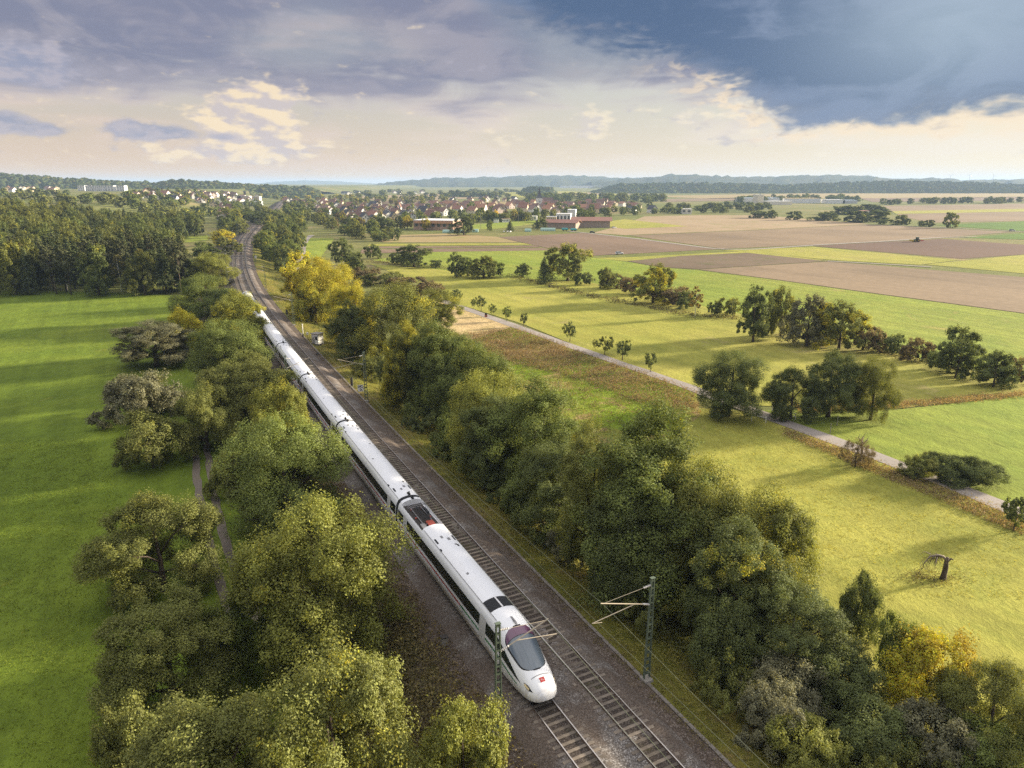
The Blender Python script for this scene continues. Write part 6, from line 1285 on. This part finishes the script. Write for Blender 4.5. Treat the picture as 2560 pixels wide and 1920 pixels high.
for sx, rd in ((-.9, .95), (1.6, .65)):
    for sy in (-.95, .95):
        w_ = MB().tube([(sx, sy - .25, rd), (sx, sy + .25, rd)], rd, 18).build('wheel', M_BLACK, t); MB().tube([(sx, sy - .27, rd), (sx, sy + .27, rd)], rd * .5, 12).build('rim', M_YEL, w_)
MB().box((-3.2, 0, .9), (1.6, 4.5, .5)).tube([(-1.6, 0, .9), (-3.2, 0, .9)], .12).build('plough', M_RED, t)
MB().box((3.4, 0, 1.0), (1.5, 2.2, 1.1)).build('front_hopper', M_YEL, t)
for px, py, lb in ((1412, 577, 'teal-covered trailer beside the left barn'), (1434, 578, 'teal-covered trailer on the farm road, right of two')):
    x, y, z = on_land(px, py); t = empty('trailer', (x, y, z + .1), R(10)); tag(t, lb, 'trailer'); MB().box((0, 0, 1.5), (5, 2.4, 1.2), 0, 0, .9).build('cover', M_TEAL, t); MB().box((0, 0, .75), (5, 2.3, .4)).tube([(2.5, 0, .7), (3.8, 0, .6)], .08).build('bed', M_DARKM, t)
    for sx in (-1.2, 1.2):
        for sy in (-1, 1): MB().tube([(sx, sy - .12, .4), (sx, sy + .12, .4)], .42, 12).build('wheel', M_BLACK, t)
for px, py, L, rz, lb in ((1133, 582, 16, -4, 'long pale green polytunnel before the sports field'), (1188, 580, 5, -4, 'short pale green polytunnel right of the long one'), (1320, 579, 5, -4, 'small pale green polytunnel left of the barns'), (1370, 577, 12, -6, 'low pale polytunnel in front of the left barn')):
    x, y, z = on_land(px, py); t = empty('polytunnel', (x, y, z), R(rz)); tag(t, lb, 'polytunnel'); pr = [(2.6 * math.cos(a), 2.4 * math.sin(a)) for a in np.linspace(0, math.pi, 10)]
    V = [(sx * L / 2, b, c) for sx in (-1, 1) for b, c in pr]; MB().add(V, [(i, i + 1, i + 11, i + 10) for i in range(9)] + [tuple(range(10))[::-1], tuple(range(10, 20))]).build('film', M_GRNH, t, smooth=False); ob('door', win_me, t, (L / 2 + .05, 0, 1), (0, 0, math.pi / 2), (1.4, 1, 2))
for i, px in enumerate((1260, 1269, 1276)):
    x, y, z = on_land(px, 581); MB().tube([(-.6, 0, .62), (.6, 0, .62)], .62, 14).build('hay_bale', M_PAINTW, None, (x, y, z), R(20 * i)); tag(bpy.context.scene.collection.objects[-1], ['left', 'middle', 'right'][i] + ' of three white-wrapped bales before the pitch hedge', 'bale', 'white-wrapped bales')
for i, (px, py, h) in enumerate(((1178, 575, 13), (1181, 575, 13), (1202, 574, 13), (1296, 558, 18))):
    x, y, z = on_land(px, py); t = empty('floodlight_pole', (x, y, z)); tag(t, ['first floodlight pole of the pair left of the pitch', 'second floodlight pole of the pair left of the pitch', 'floodlight pole at the red running track', 'tall floodlight pole behind the pitch'][i], 'pole'); MB().tube([(0, 0, 0), (0, 0, h)], [.16, .09], 6).build('shaft', M_CONC, t); MB().box((0, 0, h), (1.4, .3, .3)).build('lamp', M_GREYM, t)
# fence by the lane, litter bin, posts
def post(t, x, y, h=1.15): MB().box((x, y, h / 2 - .1), (.10, .10, h + .2)).build('post', M_PAINTW, t)
(ax, ay, az_), (bx, by, _) = on_land(1961, 1040), on_land(1988, 1050); ux, uy = bx - ax, by - ay; L = math.hypot(ux, uy); t = empty('rail_fence', (ax, ay, az_), math.atan2(uy, ux)); tag(t, 'short white rail fence under the trees by the lane', 'fence')
for k in (-1.2, -.6, 0, .5, 1.0): post(t, k * L, 0)
for zz in (.55, 1.0): MB().box((-.1 * L, 0, zz), (2.2 * L, .05, .09)).build('rail', M_PAINTW, t)
ax, ay, az_ = on_land(1914, 1058); t = empty('rail_fence', (ax, ay, az_), R(150)); tag(t, 'white fence end with one rail left of the lane', 'fence'); post(t, 0, 0, 1.2); post(t, 2.2, 0, 1.1); MB().box((1.1, 0, .95), (2.4, .05, .09)).build('rail', M_PAINTW, t)
ax, ay, az_ = on_land(1215, 793); t = empty('lane_bollard', (ax, ay, az_), 0); tag(t, 'squat red-brown stump post beside the lane', 'post'); MB().box((0, 0, .35), (.7, .6, .7), .3, 0, .85).build('foot', plain('brick_red', (.28, .10, .07), .8), t); MB().box((0, 0, .95), (.55, .5, .55), .3).build('head', M_DARKM, t)
for i, (px, py) in enumerate(((2092, 1065), (2075, 1085), (1040 + 1035 / 2.91, 975))):
    ax, ay, az_ = on_land(px, py); o = MB().tube([(0, 0, 0), (0, .03, 1.7)], [.06, .05], 6).tube([(0, .03, 1.35), (.02, .12, 1.42)], .02, 4).build('field_stake', M_CONC, None, (ax, ay, az_)); tag(o, ['thin grey stake behind the thorn tree', 'thin grey stake left of the thorn tree', 'thin stake in the rough pasture'][i], 'stake')
# broken dead tree on the near meadow
x, y, z = on_land(2357, 1448); dtree = empty('dead_tree', (x, y, z)); tag(dtree, 'broken dead tree with a bent drooping limb on the near meadow', 'tree')
MB().tube([(0, 0, -.2), (.02, 0, .5), (.10, .05, 1.2), (.02, 0, 2.0), (.08, 0, 2.35)], [.34, .25, .23, .19, .12], 9).tube([(.08, 0, 1.9), (.5, .1, 2.15), (.7, .05, 2.05)], [.12, .09, .05], 6).build('trunk', M_BARK, dtree, smooth=True)
MB().tube([(.03, 0, 2.0), (-.35, .05, 2.42), (-.95, -.05, 2.62), (-1.55, .1, 2.40), (-2.0, 0, 1.85), (-2.2, .1, 1.1)], [.14, .12, .10, .08, .05, .02], 7).tube([(-.95, -.05, 2.5), (-1.3, -.5, 2.2), (-1.5, -.8, 1.5)], [.06, .04, .015], 5).tube([(-1.5, .1, 2.6), (-1.9, .5, 2.7), (-2.3, .6, 2.3)], [.05, .03, .01], 5).build('limb', plain('bleached_wood', (.24, .19, .15), .9, 0, .25, 3), dtree, smooth=True)
q = random.Random(8); tw = MB()
for i in range(110):
    a = Vector((q.uniform(-2.3, -.3), q.uniform(-.35, .35), 0)); a.z = float(np.interp(a.x, [-2.3, -2.0, -1.5, -.9, -.4, 0], [1.2, 1.9, 2.4, 2.6, 2.4, 2.0])); b = a + Vector((q.uniform(-.5, .5), q.uniform(-.6, .6), q.uniform(-.9, .25)))
    tw.tube([a, b, b + Vector((q.uniform(-.4, .4), q.uniform(-.4, .4), -q.uniform(.0, .9)))], [.016, .010, .004], 3)
tw.build('twigs', M_BARK, dtree)
x, y, z = on_land(1857 * D_, 1000 * D_); t = empty('thorn_snag', (x, y, z)); tag(t, 'bare crooked dead limbs rising from the scraggy thorn tree', 'tree')
MB().tube([(0, 0, 0), (.1, 0, 1.8), (-.1, .1, 3.4), (.2, 0, 4.3)], [.2, .16, .1, .04], 6).tube([(0, 0, 2.6), (.6, .1, 3.3), (.7, 0, 3.9)], [.09, .06, .02], 5).tube([(0, 0, 3.0), (-.6, .1, 3.6), (-.5, 0, 4.2)], [.08, .05, .02], 5).build('limb', MATS['bleached_wood'], t, smooth=True)
# ------------------------------------------------------------------ undergrowth, verge grass and weeds
def tufts(name, X, Y, col, autumn, label, size, per, spread, hgt, m_=None, seed=1, upright=.2, aspect=.6, fz=ground):
    q = np.random.default_rng(seed); n = len(X); Z = fz(X, Y); i = np.repeat(np.arange(n), per); s_ = q.uniform(.6, 1.4, n)
    P = np.stack([X[i] + q.normal(0, spread, len(i)) * s_[i], Y[i] + q.normal(0, spread, len(i)) * s_[i], Z[i] + np.abs(q.normal(0, hgt, len(i))) * s_[i] + .05], 1)
    Nn = unit(q.normal(size=(len(i), 3)) + np.array([0, 0, .9 - upright * 1.2])); v = np.repeat(q.uniform(.7, 1.3, n), per) * q.uniform(.75, 1.25, len(i))
    me = leaves_mesh(name, P, Nn, size, v, np.clip(np.repeat(q.random(n), per) * .7 + .3 * q.random(len(i)), 0, 1), q.random(len(i)), q, m_ or M_LEAF, aspect)
    o = ob(name, me); o.color = (*col, autumn); return tag(o, label, None, None, 'stuff')
q = np.random.default_rng(3)
def strip(n, y0, y1, o0, o1):
    s_ = q.uniform(s_of_y(y0), s_of_y(y1), n) if y1 < 140 else s_of_y(y0) + (s_of_y(y1) - s_of_y(y0)) * q.random(n) ** 1.6
    return path(s_, q.uniform(o0, o1, n))
x, y = strip(6000, 18, 130, -14, -6.2); tufts('undergrowth', x, y, (.15, .125, .050), .05, 'brown scrub on the bank left of the front carriages', .22, 13, .45, .32, seed=50)
x, y = strip(3600, 18, 300, -17, -7.6); tufts('undergrowth', x, y, (.125, .115, .038), .10, 'tangled brambles on the bank left of the train', .24, 13, .55, .30, seed=51)
x, y = strip(1500, 18, 160, -6.9, -5.0); tufts('undergrowth', x, y, (.15, .115, .05), .08, 'sparse brown weeds on the cinder left of the train', .17, 8, .35, .12, seed=52)
x, y = strip(3000, 18, 300, 10.5, 19); tufts('undergrowth', x, y, (.11, .118, .036), .08, 'tangled brambles between the verge and the right-hand trees', .24, 13, .55, .35, seed=53)
x, y = strip(5200, 18, 260, 6.9, 11.2); tufts('grass', x, y, (.22, .205, .05), .05, 'tall tufty grass on the verge right of the tracks', .30, 7, .22, .14, seed=54, upright=.75, aspect=.16)
x, y = strip(2200, 18, 160, 5.4, 7.2); tufts('weeds', x, y, (.16, .135, .05), .05, 'low weeds along the cable trough', .16, 6, .2, .06, seed=55, upright=.5, aspect=.3)
def inpoly(n, poly, seed):
    g = np.random.default_rng(seed); P = np.array([on_land(*p, f=land)[:2] for p in poly]); lo, hi = P.min(0), P.max(0); out = []
    while len(out) < n:
        c = g.uniform(lo, hi, (n * 2, 2)); ins = np.zeros(len(c), bool); k = len(P) - 1
        for a in range(len(P)):
            t = (P[a, 1] > c[:, 1]) != (P[k, 1] > c[:, 1]); xi = (P[k, 0] - P[a, 0]) * (c[:, 1] - P[a, 1]) / (P[k, 1] - P[a, 1] + 1e-9) + P[a, 0]; ins ^= t & (c[:, 0] < xi); k = a
        out += c[ins].tolist()
    return np.array(out[:n])
weed = [(1160, 835), (1290, 822), (1500, 900), (1738, 980), (1745, 1035), (1600, 1010), (1480, 960), (1380, 930), (1250, 900)]
c = inpoly(2600, weed, 61); tufts('weeds', c[:, 0], c[:, 1], (.235, .175, .10), .02, 'tall brown weeds along the lane in the rough pasture', .40, 11, .55, .40, seed=61, upright=.8, aspect=.22)
c = inpoly(900, [(1150, 840), (1500, 960), (1740, 1040), (1480, 1230), (1220, 1040)], 62); tufts('weeds', c[:, 0], c[:, 1], (.25, .19, .10), .02, 'scattered tussocks in the rough pasture', .36, 10, .5, .22, seed=62, upright=.7, aspect=.22)
c = inpoly(2200, [(1150, 840), (1500, 960), (1740, 1040), (1480, 1230), (1220, 1040)], 63); tufts('grass', c[:, 0], c[:, 1], (.20, .28, .025), .02, 'lush green grass in the rough pasture', .35, 6, .5, .10, seed=63, upright=.7, aspect=.2)
c = inpoly(2600, [(1500, 1080), (1900, 1050), (2300, 1180), (2560, 1290), (2560, 1500), (2200, 1500), (1700, 1300)], 64); tufts('grass', c[:, 0], c[:, 1], (.29, .27, .04), .02, 'uneven grass tussocks of the near meadow', .22, 6, .35, .05, seed=64, upright=.6, aspect=.18)
c = inpoly(1400, [(1960, 1090), (2200, 1190), (2560, 1340), (2560, 1300), (2200, 1160), (1960, 1070)], 65); tufts('grass', c[:, 0], c[:, 1], (.30, .23, .12), .02, 'dry tall grass along the lower edge of the lane', .32, 7, .35, .18, seed=65, upright=.8, aspect=.2)
c = inpoly(900, [(1990, 1015), (2260, 1005), (2560, 980), (2560, 992), (2260, 1020), (2000, 1035)], 66); tufts('grass', c[:, 0], c[:, 1], (.30, .22, .12), .02, 'dry grass ridge between the orchard meadow and the paddock', .40, 7, .45, .20, seed=66, upright=.8, aspect=.2)
c = inpoly(2600, [(0, 1100), (240, 1100), (330, 1300), (220, 1920), (0, 1920)], 67); tufts('grass', c[:, 0], c[:, 1], (.15, .20, .022), .02, 'long windswept grass of the left meadow', .26, 7, .4, .06, seed=67, upright=.6, aspect=.18)
dx_, dy_, _ = on_land(2357, 1448); g_ = np.random.default_rng(9); tufts('undergrowth', dx_ - 1.2 + g_.normal(0, 1.5, 60), dy_ + g_.normal(0, .6, 60), (.16, .14, .06), .04, 'brushwood and rank grass around the foot of the dead tree', .22, 9, .3, .16, seed=69, upright=.6, aspect=.3)
# hedge bottom
hb = [(930, 655), (1080, 668), (1270, 690), (1500, 745), (1730, 790), (1900, 800), (2140, 862), (2300, 905), (2560, 950)]
P = np.array([on_land(*p)[:2] for p in hb]); d_ = np.concatenate([[0], np.cumsum(np.linalg.norm(np.diff(P, axis=0), axis=1))]); u = q.uniform(0, d_[-1], 800)
tufts('undergrowth', np.interp(u, d_, P[:, 0]) + q.normal(0, 1.8, 800), np.interp(u, d_, P[:, 1]) + q.normal(0, 1.8, 800), (.115, .10, .045), .05, 'low brambles along the foot of the hedgerow', .40, 10, .7, .45, seed=68)
# ------------------------------------------------------------------ the air
M_HAZE = bpy.data.materials.new('haze'); M_HAZE.use_nodes = True; N = Nodes(M_HAZE.node_tree)
pv = N.n('ShaderNodeVolumePrincipled'); pv.inputs['Color'].default_value = (.40, .55, .80, 1); pv.inputs['Density'].default_value = 9e-5; pv.inputs['Anisotropy'].default_value = .1
out = N.n('ShaderNodeOutputMaterial'); N.put(out.inputs['Volume'], pv.outputs[0])
zlo, zhi = -11.0, 140.0
o = MB().box((0, 9000, (zlo + zhi) / 2), (46000, 27000, zhi - zlo)).build('haze', M_HAZE); tag(o, 'thin bluish evening haze over the whole valley', None, None, 'stuff')
